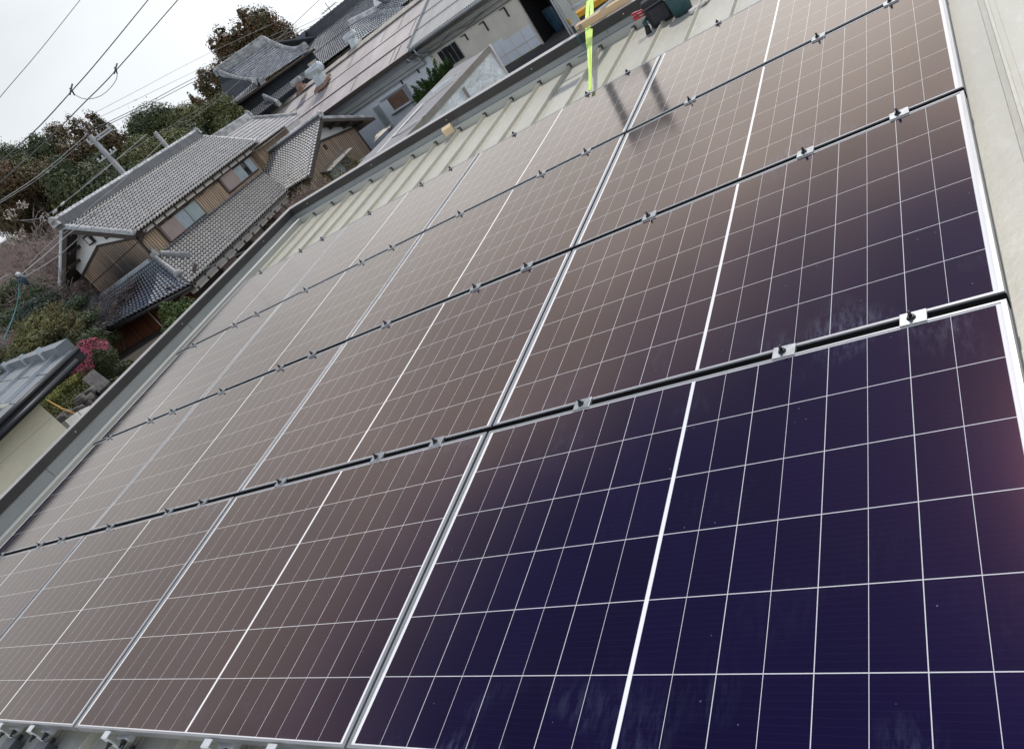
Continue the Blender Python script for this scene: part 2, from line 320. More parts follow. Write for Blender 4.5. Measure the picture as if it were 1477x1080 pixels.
# ------------------------------------------------------------------ mesh helpers
class MB:
    def __init__(s): s.v = []; s.f = []; s.mi = []; s.sm = []
    def add(s, vs, fs, mi=0, smooth=False):
        o = len(s.v); s.v += [tuple(float(c) for c in p) for p in vs]
        for f in fs: s.f.append(tuple(i + o for i in f)); s.mi.append(mi); s.sm.append(smooth)
    def quad(s, a, b, c, d, mi=0): s.add([a, b, c, d], [(0, 1, 2, 3)], mi)
    def box8(s, p, mi=0):     # p: 8 points, bottom 4 ccw then top 4
        s.add(p, [(3, 2, 1, 0), (4, 5, 6, 7), (0, 1, 5, 4), (1, 2, 6, 5), (2, 3, 7, 6), (3, 0, 4, 7)], mi)
    def box(s, x0, x1, y0, y1, z0, z1, mi=0):
        s.box8([(x0, y0, z0), (x1, y0, z0), (x1, y1, z0), (x0, y1, z0), (x0, y0, z1), (x1, y0, z1), (x1, y1, z1), (x0, y1, z1)], mi)
    def obox(s, o, ax, ay, az, mi=0):   # corner + three edge vectors
        o, ax, ay, az = (np.array(q, float) for q in (o, ax, ay, az))
        s.box8([o, o + ax, o + ax + ay, o + ay, o + az, o + ax + az, o + ax + ay + az, o + ay + az], mi)
    def beam(s, a, b, w, h, up=(0, 0, 1), mi=0):
        a = np.array(a, float); b = np.array(b, float); d = b - a; d /= np.linalg.norm(d)
        sd = np.cross(d, np.array(up, float)); sd /= np.linalg.norm(sd); u = np.cross(sd, d)
        s.obox(a - sd * w / 2 - u * h / 2, b - a, sd * w, u * h, mi)
    def slab(s, pts, th, mi=0, n=None):  # polygon given its thickness (downwards along the normal)
        p = [np.array(q, float) for q in pts]
        if n is None:
            n = np.cross(p[1] - p[0], p[2] - p[0])
        n = np.array(n, float) / np.linalg.norm(n)
        k = len(p); s.add(p + [q - n * th for q in p], [tuple(range(k)), tuple(range(2 * k - 1, k - 1, -1))] + [(i, i + k, (i + 1) % k + k, (i + 1) % k) for i in range(k)], mi)
    def tube(s, pts, r, n=6, mi=0, cap=True, smooth=True):
        pts = [np.array(p, float) for p in pts]; k = len(pts)
        rs = r if hasattr(r, '__len__') else [r] * k
        vs = []; prev = None
        for i, p in enumerate(pts):
            d = pts[min(i + 1, k - 1)] - pts[max(i - 1, 0)]; d /= (np.linalg.norm(d) + 1e-9)
            a = np.array((0, 0, 1.)) if abs(d[2]) < .9 else np.array((1., 0, 0))
            if prev is not None: a = prev
            x = np.cross(d, a); x /= (np.linalg.norm(x) + 1e-9); y = np.cross(x, d); prev = y
            for j in range(n):
                t = 2 * math.pi * j / n; vs.append(p + rs[i] * (math.cos(t) * x + math.sin(t) * y))
        fs = [(i * n + j, i * n + (j + 1) % n, (i + 1) * n + (j + 1) % n, (i + 1) * n + j) for i in range(k - 1) for j in range(n)]
        if cap: fs += [tuple(range(n - 1, -1, -1)), tuple(range((k - 1) * n, k * n))]
        s.add(vs, fs, mi, smooth)
    def build(s, name, mats, parent=None, origin=None, rot=None, bevel=0):
        me = bpy.data.meshes.new(name)
        og = np.array(ORG.get(parent.name, (0, 0, 0)) if parent else (origin if origin is not None else (0, 0, 0)), float)
        V = np.array(s.v, float) - og
        me.from_pydata(V.tolist(), [], s.f)
        ml = list(mats) if isinstance(mats, (list, tuple)) else [mats]
        if s.mi and max(s.mi) >= len(ml): ml.append('tile_dark')
        for m in ml: me.materials.append(M[m])
        me.polygons.foreach_set('material_index', s.mi); me.polygons.foreach_set('use_smooth', s.sm)
        me.update()
        o = bpy.data.objects.new(name, me); COL.objects.link(o)
        if parent: o.parent = parent
        else:
            mw = Matrix.Translation(Vector(og))
            if rot is not None: mw = rot @ Matrix.Translation(Vector(og))
            o.matrix_world = mw
        if bevel:
            b = o.modifiers.new('bevel', 'BEVEL'); b.width = bevel; b.segments = 2; b.limit_method = 'ANGLE'
        return o
ORG = {}
def tag(o, label, cat, group=None, kind=None):
    if label: o['label'] = label
    if cat: o['category'] = cat
    if group: o['group'] = group
    if kind: o['kind'] = kind
    return o
def thing(name, label, cat, loc=(0, 0, 0), group=None, roof=False):
    o = bpy.data.objects.new(name, None); COL.objects.link(o); o.empty_display_size = .1
    mw = Matrix.Translation(Vector([float(c) for c in loc]))
    o.matrix_world = RT @ mw if roof else mw
    ORG[o.name] = tuple(loc)
    return tag(o, label, cat, group)
def struct(name, o): o['kind'] = 'structure'; return o
def copy_tree(src, mw):
    c = src.copy(); COL.objects.link(c); c.matrix_world = mw
    for ch in src.children:
        d = ch.copy(); COL.objects.link(d); d.parent = c
        for g in ch.children:
            e = g.copy(); COL.objects.link(e); e.parent = d
    return c
ORDW = ['first', 'second', 'third', 'fourth', 'fifth', 'sixth', 'seventh', 'eighth', 'ninth', 'tenth', 'eleventh', 'twelfth', 'thirteenth']

# ================================================================== THE ROOF WE STAND ON (built in the roof frame)
H0 = -.10                                   # pan level below the panel faces
SEAM0, SEAMP = -.212, .3370
RX0, RX1, RY0, RY1 = -6.86, 9.0, -6.0, 6.14
bl = thing('metal_roof_building', 'low building under the solar panels with beige standing seam metal roof', 'building', (0, 0, 0), roof=True)
mb = MB()
seams = []
k = -27
while SEAM0 - SEAMP * k > RX0: k += 1
xs = [SEAM0 - SEAMP * i for i in range(-27, 20)]
xs = sorted(x for x in xs if RX0 + .08 < x < RX1 - .05)
def roof_profile():
    pts = [(RX0, H0)]
    for x in xs:
        pts += [(x - .029, H0), (x - .027, H0 + .0025), (x - .007, H0 + .0045), (x - .0055, H0 + .034), (x + .0055, H0 + .034), (x + .007, H0 + .0045), (x + .027, H0 + .0025), (x + .029, H0)]
    pts.append((RX1, H0)); return pts
pr_ = roof_profile()
vs = [(x, RY0, z) for x, z in pr_] + [(x, RY1, z) for x, z in pr_]
n_ = len(pr_)
mb.add(vs, [(i, i + 1, n_ + i + 1, n_ + i) for i in range(n_ - 1)])
mb.build('roof_sheet', 'roof_metal', bl)
# little end stops of the seams and the raised edge flashings
for x in xs:
    if x > 1.2: continue
    me_ = MB(); me_.box(x - .017, x + .017, RY1 - .004, RY1 + .012, H0 - .005, H0 + .045); me_.build('seam_end_stop', 'under_dark', bl)
fl = MB()
# cross sections running along the far edge and the left edge, mitred in the corner
FY0, FY1, FH = 6.148, 6.262, -.032
FX0, FX1 = -6.862, -7.005
def edge_run(pairs, mi=0):   # pairs: list of (offset from inner edge 0..1.., h) swept along far edge then left edge
    vs = []
    for (yy, xx, h) in pairs:
        vs += [(RX1, yy, h), (xx, yy, h), (xx, RY0, h)]
    fs = []
    for i in range(len(pairs) - 1):
        for j in range(2): fs.append((i * 3 + j, i * 3 + j + 1, (i + 1) * 3 + j + 1, (i + 1) * 3 + j))
    return vs, fs
v_, f_ = edge_run([(FY0, FX0, H0 - .02), (FY0, FX0, FH - .006), (FY0 + .008, FX0 - .008, FH), (FY1, FX1, FH - .012)])
fl.add(v_, f_); fl.build('edge_flashing', 'flash_metal', bl)
pw = MB()
# parapet: its top runs level with the ground while the roof rises -> taller towards the near end of the left side
def lift(y): return max(0.0, (6.2 - y)) * .0135
PT = .014
far = [(RX1, 6.262), (FX1, 6.262)]
inn = [(RX1, 6.262, 0), (FX1, 6.262, 0), (FX1, RY0, lift(RY0))]
def ring(off, h, lf=True):
    return [(RX1, 6.262 + off, h), (FX1 - off, 6.262 + off, h), (FX1 - off, RY0, h + (lift(RY0) if lf else 0))]
def strip(a, b, mb_, mi=0):
    mb_.add(a + b, [(0, 1, 4, 3), (1, 2, 5, 4)], mi)
strip(ring(0, -.09, False), ring(0, PT), pw)
pw.build('parapet_wall', 'parapet_metal', bl)
cp = MB()
CH = .086
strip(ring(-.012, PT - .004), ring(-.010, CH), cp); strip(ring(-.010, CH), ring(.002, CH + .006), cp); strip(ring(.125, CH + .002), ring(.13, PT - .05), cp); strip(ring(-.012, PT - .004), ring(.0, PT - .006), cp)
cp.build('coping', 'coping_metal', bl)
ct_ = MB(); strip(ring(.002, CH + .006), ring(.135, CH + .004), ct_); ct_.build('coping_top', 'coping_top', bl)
ow = MB()
strip(ring(.12, PT - .045), ring(.12, -3.9, False), ow)
ow.build('outer_wall', 'beige_siding', bl)
for x in (-6.1, -4.3, -2.5, -.7):          # sheet joints and rivets
    jt = MB(); jt.box(x, x + .002, 6.2595, 6.2612, -.03, PT - .006); jt.build('sheet_joint', 'under_dark', bl)
for y in (4.1, 2.1):
    jt = MB(); jt.box(FX1 + .0008, FX1 + .0026, y, y + .003, -.03, PT + lift(y) - .008); jt.build('sheet_joint', 'under_dark', bl)
for x in (-6.7, -5.55, -4.4, -3.3, -2.3, -1.2):
    rv = MB(); rv.box(x, x + .009, 6.2480, 6.2505, .045, .054); rv.build('rivet', 'insulator', bl)
for y in (5.6, 4.05, 2.5, 1.2):
    rv = MB(); rv.box(FX1 + .0085, FX1 + .0120, y, y + .009, .045 + lift(y), .054 + lift(y)); rv.build('rivet', 'insulator', bl)

# ------------------------------------------------------------------ solar panels
pan = thing('solar_panel', 'x', 'solar panel', (0, 0, 0), 'solar panels in four rows on the roof', roof=True)
fr = MB()
a, b_ = FL / 2, FS / 2; c, d = a - FT, b_ - FTL
top, bot = 0.0, -.032
o4 = [(-a, -b_), (a, -b_), (a, b_), (-a, b_)]; i4 = [(-c, -d), (c, -d), (c, d), (-c, d)]
e = .0012
oo = [(x, y, top - e) for x, y in o4]; ot = [(x * (1 - e / a), y * (1 - e / b_), top) for x, y in o4]
it = [(x, y, top) for x, y in i4]; ib = [(x, y, top - .004) for x, y in i4]; ob = [(x, y, bot) for x, y in o4]
vs = ob + oo + ot + it + ib
fs = []
for r_ in range(4):
    for j in range(4): fs.append((r_ * 4 + j, r_ * 4 + (j + 1) % 4, (r_ + 1) * 4 + (j + 1) % 4, (r_ + 1) * 4 + j))
fr.add(vs, fs)
fr.add([(x, y, bot) for x, y in o4] + [(x * (1 - .03 / a), y * (1 - .03 / b_), bot) for x, y in o4], [(j, (j + 1) % 4, 4 + (j + 1) % 4, 4 + j) for j in range(4)])
fro = fr.build('frame', 'alu', pan)
gl = MB(); NG = 12       # the glass sags a few millimetres between its edges
gv = [(-c + 2 * c * i / NG, -d + 2 * d * j / NG, -.0022 - .0030 * (1 - (2 * j / NG - 1) ** 2) * (1 - .5 * (2 * i / NG - 1) ** 2)) for j in range(NG + 1) for i in range(NG + 1)]
gl.add(gv, [(j * (NG + 1) + i, j * (NG + 1) + i + 1, (j + 1) * (NG + 1) + i + 1, (j + 1) * (NG + 1) + i) for j in range(NG) for i in range(NG)], 0, True)
glo = gl.build('glass', 'solar_glass', pan)
bk = MB(); bk.quad((-c, d, -.008), (c, d, -.008), (c, -d, -.008), (-c, -d, -.008))
bk.build('backsheet', 'white_steel', pan)
ROWN = ['nearest row', 'second row', 'third row', 'farthest row']
COLN = ['right end', 'second from the right end', 'second from the left end', 'left end']
first = True
for r_ in range(4):
    for q in range(4):
        mw = RT @ Matrix.Translation((-(q + .5) * PL + .0 + (0), (r_ + .5) * PS, random.uniform(-.0006, .0006))) @ Matrix.Rotation(random.uniform(-.0035, .0035) + (.006, -.002, .003, -.003)[r_], 4, 'X') @ Matrix.Rotation(random.uniform(-.002, .002), 4, 'Y')
        if first: p_ = pan; p_.matrix_world = mw; first = False
        else: p_ = copy_tree(pan, mw)
        p_['label'] = 'solar panel in the %s from the camera, %s' % (ROWN[r_], COLN[q])
        p_['category'] = 'solar panel'; p_['group'] = 'solar panels in four rows on the roof'
# black cover strips in the gaps between the rows
GAPN = ['nearest and second panel rows', 'second and third panel rows', 'third and farthest panel rows']
for r_ in (1, 2, 3):
    y = r_ * PS
    s_ = MB()
    for q in range(4):
        x1 = -q * PL + (-.004 if q == 0 else -.0015); x0 = -(q + 1) * PL + (.0015 if q < 3 else -.05)
        s_.box(x0, x1, y - .0122, y + .0122, -.034, -.0035)
    o = s_.build('gap_cover_strip', 'rail_black', None, (0, y, 0), RT)
    tag(o, 'long black cover strip filling the gap between the %s' % GAPN[r_ - 1], 'cover strip', 'black strips between panel rows')
# ------------------------------------------------------------------ clamps
def clamp_meshes(end):
    t = thing('panel_clamp', 'x', 'clamp', (0, 0, 0), 'clamps along the panel gaps', roof=True)
    p = MB(); w = .032 if not end else .019
    if not end:
        p.box(-w, w, -.0235, .0235, .001, .0052); p.box(-w, w, -.0105, .0105, -.03, .001)
    else:
        p.box(-w, w, -.022, .010, .001, .0048); p.box(-w, w, .0062, .010, -.055, .001); p.box(-w, w, .010, .036, -.059, -.055)
    p.build('plate', 'clamp_steel', t, bevel=.0006)
    b = MB(); cx, cy = -.004, (0 if not end else .002)
    b.tube([(cx, cy, .0052), (cx, cy, .0125)], .0095, 6, smooth=False)
    b.tube([(cx, cy, .0125), (cx, cy, .027 if not end else .021)], .0045, 8)
    b.tube([(cx, cy, .004), (cx, cy, .0058)], .012, 12)
    b.build('bolt', 'bolt_black', t)
    return t
IDX = [0, 1, 3, 5, 6, 8, 10, 11, 13, 15, 16, 18]
mid = clamp_meshes(False); endc = clamp_meshes(True)
fm = fe = True
GN = {1: 'gap above the nearest panel row', 2: 'gap above the second panel row', 3: 'gap above the third panel row', 4: 'far edge of the panel field'}
for r_ in (1, 2, 3, 4):
    for i, kx in enumerate(IDX):
        x = SEAM0 - SEAMP * kx + random.uniform(-.006, .006)
        y = r_ * PS + (0 if r_ < 4 else -.0125 + .0)
        mw = RT @ Matrix.Translation((x, y, 0)) @ Matrix.Rotation(random.uniform(-.05, .05), 4, 'Z')
        if r_ < 4:
            if fm: t = mid; t.matrix_world = mw; fm = False
            else: t = copy_tree(mid, mw)
        else:
            mw = RT @ Matrix.Translation((x, r_ * PS - .012 + .0, 0))
            if fe: t = endc; t.matrix_world = mw; fe = False
            else: t = copy_tree(endc, mw)
        t['label'] = '%s clamp from the right in the %s' % (ORDW[i], GN[r_])
        if r_ == 4: t['label'] = t['label'].replace('clamp', 'end clamp').replace('in the far', 'on the far')
        t['group'] = 'clamps along the panel gaps' if r_ < 4 else 'end clamps on the far panel edge'
        t['category'] = 'clamp'
# ------------------------------------------------------------------ seam brackets under the near edge
br = thing('roof_bracket', 'x', 'bracket', (0, 0, 0), 'grey roof brackets under the near panel edge', roof=True)
q = MB()
q.box(-.052, -.024, -.155, .05, -.058, -.054); q.box(-.052, -.049, -.155, .05, -.075, -.054); q.box(-.045, .02, .004, .05, -.054, -.034)
q.box(-.048, -.016, -.012, .006, .0008, .0042); q.box(-.048, -.016, -.0155, -.012, -.056, .0042)
q.build('plate', 'white_steel', br, bevel=.001)
q = MB()
# folded grey box clamp straddling the seam, with a notch cut in its near face
q.box(-.022, .054, -.100, -.022, -.044, -.040); q.box(-.022, -.018, -.100, -.022, -.076, -.044); q.box(.050, .054, -.100, -.022, -.076, -.044); q.box(-.018, .050, -.026, -.022, -.076, -.044)
q.box(-.022, -.004, -.145, -.100, -.076, -.042); q.box(.036, .054, -.145, -.100, -.076, -.044); q.box(-.004, .036, -.138, -.100, -.076, -.064)
q.build('clamp_box', 'box_grey', br, bevel=.002)
q = MB()
for (x, y, z) in ((-.034, -.022, -.022), (-.006, -.006, -.040), (.034, -.0145, -.055)):
    q.tube([(x, y + .012, z), (x, y - .003, z)], .0058, 6, smooth=False); q.tube([(x, y - .003, z), (x, y - .013, z)], .0032, 8)
    q.tube([(x, y + .006, z), (x, y + .004, z)], .0085, 12)
q.build('bolt', 'bolt_black', br)
q = MB(); q.tube([(.016, -.118, -.064), (.016, -.118, -.056)], .012, 10); q.tube([(.016, -.118, -.056), (.016, -.118, -.049)], .007, 8)
q.build('rivet_head', 'clamp_steel', br)
fb = True
for i, kx in enumerate(IDX):
    x = SEAM0 - SEAMP * kx
    mw = RT @ Matrix.Translation((x, 0.0, -.0015)) @ Matrix.Diagonal((1.3, 1.3, 1.3, 1))
    if fb: t = br; t.matrix_world = mw; fb = False
    else: t = copy_tree(br, mw)
    t['label'] = 'grey roof bracket, %s from the right under the near panel edge' % ORDW[i]
# ------------------------------------------------------------------ things lying about on the roof
def P(u, v, h=0.0): return on_roof(u, v, h)
# green lifting sling: two ribbons twisted together, from the panel edge up out of the picture
base = on_roof(850, 131, .02)
topw = np.array(MP.T @ at_y(850, 2, 7.25)); dirv = topw - base
sg = thing('lifting_sling', 'bright yellow green webbing sling pulled taut from the far panel edge', 'sling', base, roof=True)
def ribbon(ph, wd, off, name):
    m_ = MB(); N = 90; vs = []
    dl = dirv / np.linalg.norm(dirv); side = np.array((.955, .28, -.1)); side -= dl * (side @ dl); side /= np.linalg.norm(side); fw = np.cross(side, dl)
    for i in range(N + 1):
        t = i / N * 1.5
        wob = .010 * math.sin(t * 6.2 + ph)
        c = base + dirv * t + side * (off * (0.25 + min(1, t * 2.2)) + wob)
        an = .5 * math.sin(t * 4.6 + ph) ; w = wd * (.45 + .55 * min(1, t * 3.2))
        s2 = math.cos(an) * side + math.sin(an) * fw; n2 = np.cross(s2, dl)
        vs += [c - s2 * w / 2 - n2 * .0015, c + s2 * w / 2 - n2 * .0015, c + s2 * w / 2 + n2 * .0015, c - s2 * w / 2 + n2 * .0015]
    fs = []
    for i in range(N):
        for j in range(4): fs.append((i * 4 + j, i * 4 + (j + 1) % 4, (i + 1) * 4 + (j + 1) % 4, (i + 1) * 4 + j))
    m_.add(vs, fs, 0, False); return m_.build(name, 'sling_green', sg)
ribbon(0.3, .034, -.011, 'webbing'); ribbon(2.2, .036, .013, 'webbing')
# wooden off-cut by a seam end
o_ = on_roof(646, 200, H0 + .03)
wbk = MB(); wbk.obox((o_[0] - .05, 6.10, H0 + .034), (.10, .03, .0), (-.022, .062, .02), (.0, -.02, .07))
tag(wbk.build('wood_offcut', 'ply', None, (o_[0], 6.12, H0), RT, bevel=.002), 'small pale plywood off-cut lying at a roof seam end by the parapet', 'wood off-cut')
# timber angle beams on the far coping, with a white pipe and a teal cord
def timber(x0, x1):
    t = MB(); y = 6.36; z = CH + .004
    t.box(x0, x1, y, y + .018, z, z + .055); t.box(x0, x1, y + .018, y + .10, z + .039, z + .055); t.box(x0 + .002, x1 - .002, y + .018, y + .05, z, z + .012)
    return t
tx0 = on_roof(826, 55, CH + .03)[0] - .03
tb = thing('timber_beam', 'light brown wooden angle beam lying on the far dark coping beside the sling', 'timber', (tx0, 6.36, CH), roof=True)
timber(tx0, tx0 + .56).build('beam', 'wood_new', tb, bevel=.002)
tb2 = MB(); tb2.box(tx0 + .60, tx0 + 1.5, 6.47, 6.53, CH + .0065, CH + .06); tb2.box(tx0 + .66, tx0 + 1.5, 6.40, 6.455, CH + .0075, CH + .05)
tag(tb2.build('timber_batten', 'ply', None, (tx0 + 1, 6.5, CH), RT, bevel=.002), 'pale sawn battens on the coping right of the brown angle beam', 'timber')
pv = MB(); pv.tube([(tx0 + .02, 6.56, CH + .02), (tx0 + .9, 6.56, CH + .13)], .012, 10)
tag(pv.build('white_pipe', 'insulator', None, (tx0 + .3, 6.56, CH), RT), 'thin white plastic pipe behind the brown angle beam on the coping', 'pipe')
rp = MB(); pts = []
q0 = np.array((tx0 + .045, 6.353, CH + .06))
for (dx, dy, dz) in ((0, 0, 0), (.0, -.02, -.04), (-.012, -.095, -.02), (-.02, -.125, -.09), (.0, -.130, -.16), (.03, -.16, -.195), (.06, -.215, -.2), (.0, -.22, -.2), (-.08, -.2, -.2)): pts.append(q0 + np.array((dx, dy, dz)))
def smooth_path(p, n=8):
    p = [np.array(x, float) for x in p]; out = []
    for i in range(len(p) - 1):
        p0, p1, p2, p3 = p[max(i - 1, 0)], p[i], p[i + 1], p[min(i + 2, len(p) - 1)]
        for j in range(n):
            t = j / n; out.append(.5 * ((2 * p1) + (-p0 + p2) * t + (2 * p0 - 5 * p1 + 4 * p2 - p3) * t * t + (-p0 + 3 * p1 - 3 * p2 + p3) * t ** 3))
    return out + [p[-1]]
rp.tube(smooth_path(pts), .0032, 5); rp.tube(smooth_path([p + np.array((.018, -.002, .002)) for p in pts[:5]]), .0032, 5)
tag(rp.build('teal_cord', 'rope_teal', None, tuple(q0), RT), 'thin teal cord hanging from the timber over the dark parapet', 'cord')

# tool pouch with pliers, an open bucket bag and a pale glove
def rounded_bag(mb_, cx, cy, z0, lx, ly, lz, taper=.85, mi=0, rot=0.0, lean=(0, 0), n=7):
    rings = []
    prof = [(0.0, .86), (.06, .97), (.3, 1.0), (.7, 1.0), (.94, .97), (1.0, .88)]
    for (t, s) in prof:
        for j in range(4 * n):
            an = 2 * math.pi * j / (4 * n)
            ex = .38
            x = math.copysign(abs(math.cos(an)) ** ex, math.cos(an)) * lx / 2 * s * (taper + (1 - taper) * t)
            y = math.copysign(abs(math.sin(an)) ** ex, math.sin(an)) * ly / 2 * s * (taper + (1 - taper) * t)
            x, y = x + lean[0] * t, y + lean[1] * t
            rings.append((cx + x * math.cos(rot) - y * math.sin(rot), cy + x * math.sin(rot) + y * math.cos(rot), z0 + lz * t))
    N = 4 * n
    fs = [(i * N + j, i * N + (j + 1) % N, (i + 1) * N + (j + 1) % N, (i + 1) * N + j) for i in range(len(prof) - 1) for j in range(N)]
    fs += [tuple(range(N - 1, -1, -1)), tuple(range((len(prof) - 1) * N, len(prof) * N))]
    mb_.add(rings, fs, mi, True)
pb = on_roof(958, 34, H0); pb = np.array((pb[0], pb[1], H0))
RZ = .25
def lp(dx, dy, dz=0): return pb + np.array((dx * math.cos(RZ) - dy * math.sin(RZ), dx * math.sin(RZ) + dy * math.cos(RZ), dz))
tp = thing('tool_pouch', 'black tool pouch with red handled pliers standing on the metal roof', 'tool pouch', pb, roof=True)
q = MB(); c_ = lp(0, .05); rounded_bag(q, c_[0], c_[1], H0 + .003, .215, .12, .21, .92, 0, RZ, (0, .03)); q.build('pouch_body', 'fabric_black', tp)
q = MB(); c_ = lp(.005, -.022); rounded_bag(q, c_[0], c_[1], H0 + .03, .15, .035, .12, .95, 0, RZ, (0, .02)); q.build('front_pocket', 'fabric_black', tp)
q = MB(); q.obox(lp(-.10, -.012, .165), lp(.10, -.012, .165) - lp(-.10, -.012, .165), lp(0, .03, 0) - pb, np.array((0, 0, .008))); q.build('flap_edge', 'box_grey', tp)
for i, (dx, dz, an) in enumerate(((-.108, .17, 0), (-.108, .125, .12), (-.112, .145, .3))):
    q = MB(); A = lp(dx + .02, .03 + .02 * i, dz); B = lp(dx - .035, .028 + .015 * i, dz + .012); C2 = lp(dx - .085, .02 + .02 * i, dz + .02 - an * .05)
    q.tube(smooth_path([A, B, C2], 5), [.008] * 5 + [.010] * 5 + [.008], 8); q.build('plier_handle', 'red_grip', tp)
q = MB(); q.tube([lp(-.10, .03, .10), lp(-.13, .01, .09), lp(-.128, -.01, .03)], [.016, .02, .017], 8); q.build('hammer_loop', 'fabric_teal', tp)
q = MB(); q.tube([lp(-.125, -.004, .055), lp(-.135, -.03, .002)], [.021, .025], 10); q.build('drill_grip', 'fabric_black', tp)
bb = on_roof(985, 22, H0); bb = np.array((bb[0], bb[1] + .05, H0))
bg = thing('bucket_bag', 'dark teal open bucket bag with pale rim next to the black tool pouch', 'bucket bag', bb, roof=True)
q = MB(); N = 24
for (t0, r0), (t1, r1) in zip([(0, .075), (.16, .09)], [(.16, .09), (.16, .083)]):
    pass
q.tube([bb + np.array((0, 0, .003)), bb + np.array((0, .0, .17))], [.075, .09], 24); q.build('bag_body', 'fabric_teal', bg)
q = MB(); ringp = [bb + np.array((.091 * math.cos(a_), .091 * math.sin(a_), .172)) for a_ in np.linspace(0, 2 * math.pi, 33)]
q.tube(ringp, .006, 6, cap=False); q.build('rim', 'rim_grey', bg)
q = MB(); rounded_bag(q, bb[0] + .03, bb[1] + .03, H0 + .17, .08, .07, .07); rounded_bag(q, bb[0] - .03, bb[1] + .01, H0 + .168, .06, .05, .10); q.build('bag_contents', 'fabric_black', bg)
gp = on_roof(1004, 16, H0)
gv = thing('work_glove', 'pale work glove lying on the roof right of the bucket bag', 'glove', (gp[0], gp[1], H0), roof=True)
q = MB(); rounded_bag(q, gp[0], gp[1], H0 + .002, .10, .08, .028, .95, 0, .5)
for j in range(4):
    st = np.array((gp[0] + .035, gp[1] + .03 - .02 * j + .02, H0 + .016)); q.tube([st, st + np.array((.045, .03, .004)), st + np.array((.075 - .008 * abs(j - 1), .055, -.004))], [.011, .0105, .008], 7)
q.tube([(gp[0] - .01, gp[1] - .035, H0 + .016), (gp[0] + .025, gp[1] - .06, H0 + .014)], [.012, .009], 7)
q.build('glove_body', 'glove', gv)
# second glove / rag by the pouch foot
rg = on_roof(949, 38, H0)
q = MB(); rounded_bag(q, rg[0], rg[1], H0 + .002, .06, .05, .035, .9, 0, .3); q.tube([(rg[0] - .01, rg[1], H0 + .02), (rg[0] - .05, rg[1] - .02, H0 + .012)], [.012, .008], 7)
tag(q.build('work_rag', 'glove', None, (rg[0], rg[1], H0), RT), 'crumpled white rag at the foot of the black tool pouch', 'rag')

# ================================================================== GROUND AND HILL
def smooth(a, b, x): t = np.clip((x - a) / (b - a), 0, 1); return t * t * (3 - 2 * t)
def hill_w(x, y): return -x - .32 * y - 36
def hill_z(x, y):
    w = hill_w(x, y)
    h = smooth(0, 90, w) * 17 + np.clip(w - 90, 0, None) * .10
    return GZ + h + (np.sin(x * .13) * np.cos(y * .11)) * .5 * smooth(0, 15, w)
g = MB(); N = 60
g.add([(-1500, -1500, GZ - .6), (1500, -1500, GZ - .6), (1500, 1500, GZ - .6), (-1500, 1500, GZ - .6)], [(0, 1, 2, 3)])
struct('ground', g.build('ground', 'soil'))
g = MB(); xs_ = np.linspace(-240, 60, 76); ys_ = np.linspace(-60, 260, 81)
vs = [(x, y, float(hill_z(x, y)) - (.0 if True else 0)) for y in ys_ for x in xs_]
nx = len(xs_)
g.add(vs, [(j * nx + i, j * nx + i + 1, (j + 1) * nx + i + 1, (j + 1) * nx + i) for j in range(len(ys_) - 1) for i in range(nx - 1)], 0, True)
struct('hillside', g.build('hillside', 'hill_soil'))
g = MB(); g.add([(-34, 36.6, GZ + .10), (20, 30, GZ + .10), (20, 44.0, GZ + .10), (-28, 48.0, GZ + .10)], [(0, 1, 2, 3)])
struct('yard', g.build('yard', 'ground_asphalt'))
g = MB()
tz = -2.35
ter = [(-41, 4, tz), (-22.5, 2.5, tz - .25), (-19.5, 10.5, tz - .35), (-22, 16.5, tz), (-34, 21, tz), (-44, 16, tz + .4)]
g.slab(ter, 2.0, 0, (0, 0, 1)); struct('garden_terrace', g.build('garden_terrace', 'soil'))

# ================================================================== TILED ROOFS
def V3(p): return np.array(p, float)
PROF = [(0, .006), (.16, .026), (.34, .034), (.52, .022), (.72, -.006), (.88, -.012)]
def tile_patch(mb_, c00, c10, c11, c01, nu, nv, amp=1.0, step=.045, sag=0.0, mi=0, drop=True):
    """c00..c10 = eave, c01..c11 = top; real courses of pan tiles"""
    c00, c10, c11, c01 = map(V3, (c00, c10, c11, c01))
    n = np.cross(c10 - c00, c01 - c00); n /= np.linalg.norm(n)
    if n[2] < 0: n = -n
    us = []
    for i in range(nu):
        for (p, h) in PROF: us.append(((i + p) / nu, h))
    us.append((1.0, PROF[0][1]))
    rows = []
    for j in range(nv):
        rows.append((j / nv, step)); rows.append(((j + 1) / nv, .008))
    vs = []
    for (t, st) in rows:
        for (u, h) in us:
            p = (1 - u) * (1 - t) * c00 + u * (1 - t) * c10 + u * t * c11 + (1 - u) * t * c01
            p = p + n * (h * amp + st) - np.array((0, 0, sag * 4 * t * (1 - t)))
            vs.append(p)
    k = len(us); fs = []; dk = []
    for r_ in range(len(rows) - 1):
        for i in range(k - 1):
            fs.append((r_ * k + i, r_ * k + i + 1, (r_ + 1) * k + i + 1, (r_ + 1) * k + i)); dk.append(r_ % 2 == 1 or (i % 6) == 4)
    if drop:                 # thickness at the eave
        b0 = len(vs)
        for i in range(k): vs.append(vs[i] - n * .065)
        for i in range(k - 1): fs.append((b0 + i, b0 + i + 1, i + 1, i))
    if n @ np.cross(c10 - c00, c01 - c00) < 0: fs = [f[::-1] for f in fs]
    m0 = len(mb_.mi); mb_.add(vs, fs, mi)
    for i, d_ in enumerate(dk):
        if d_: mb_.mi[m0 + i] = mi + 1  # step and valley faces coloured dark: their self-shadow is painted in
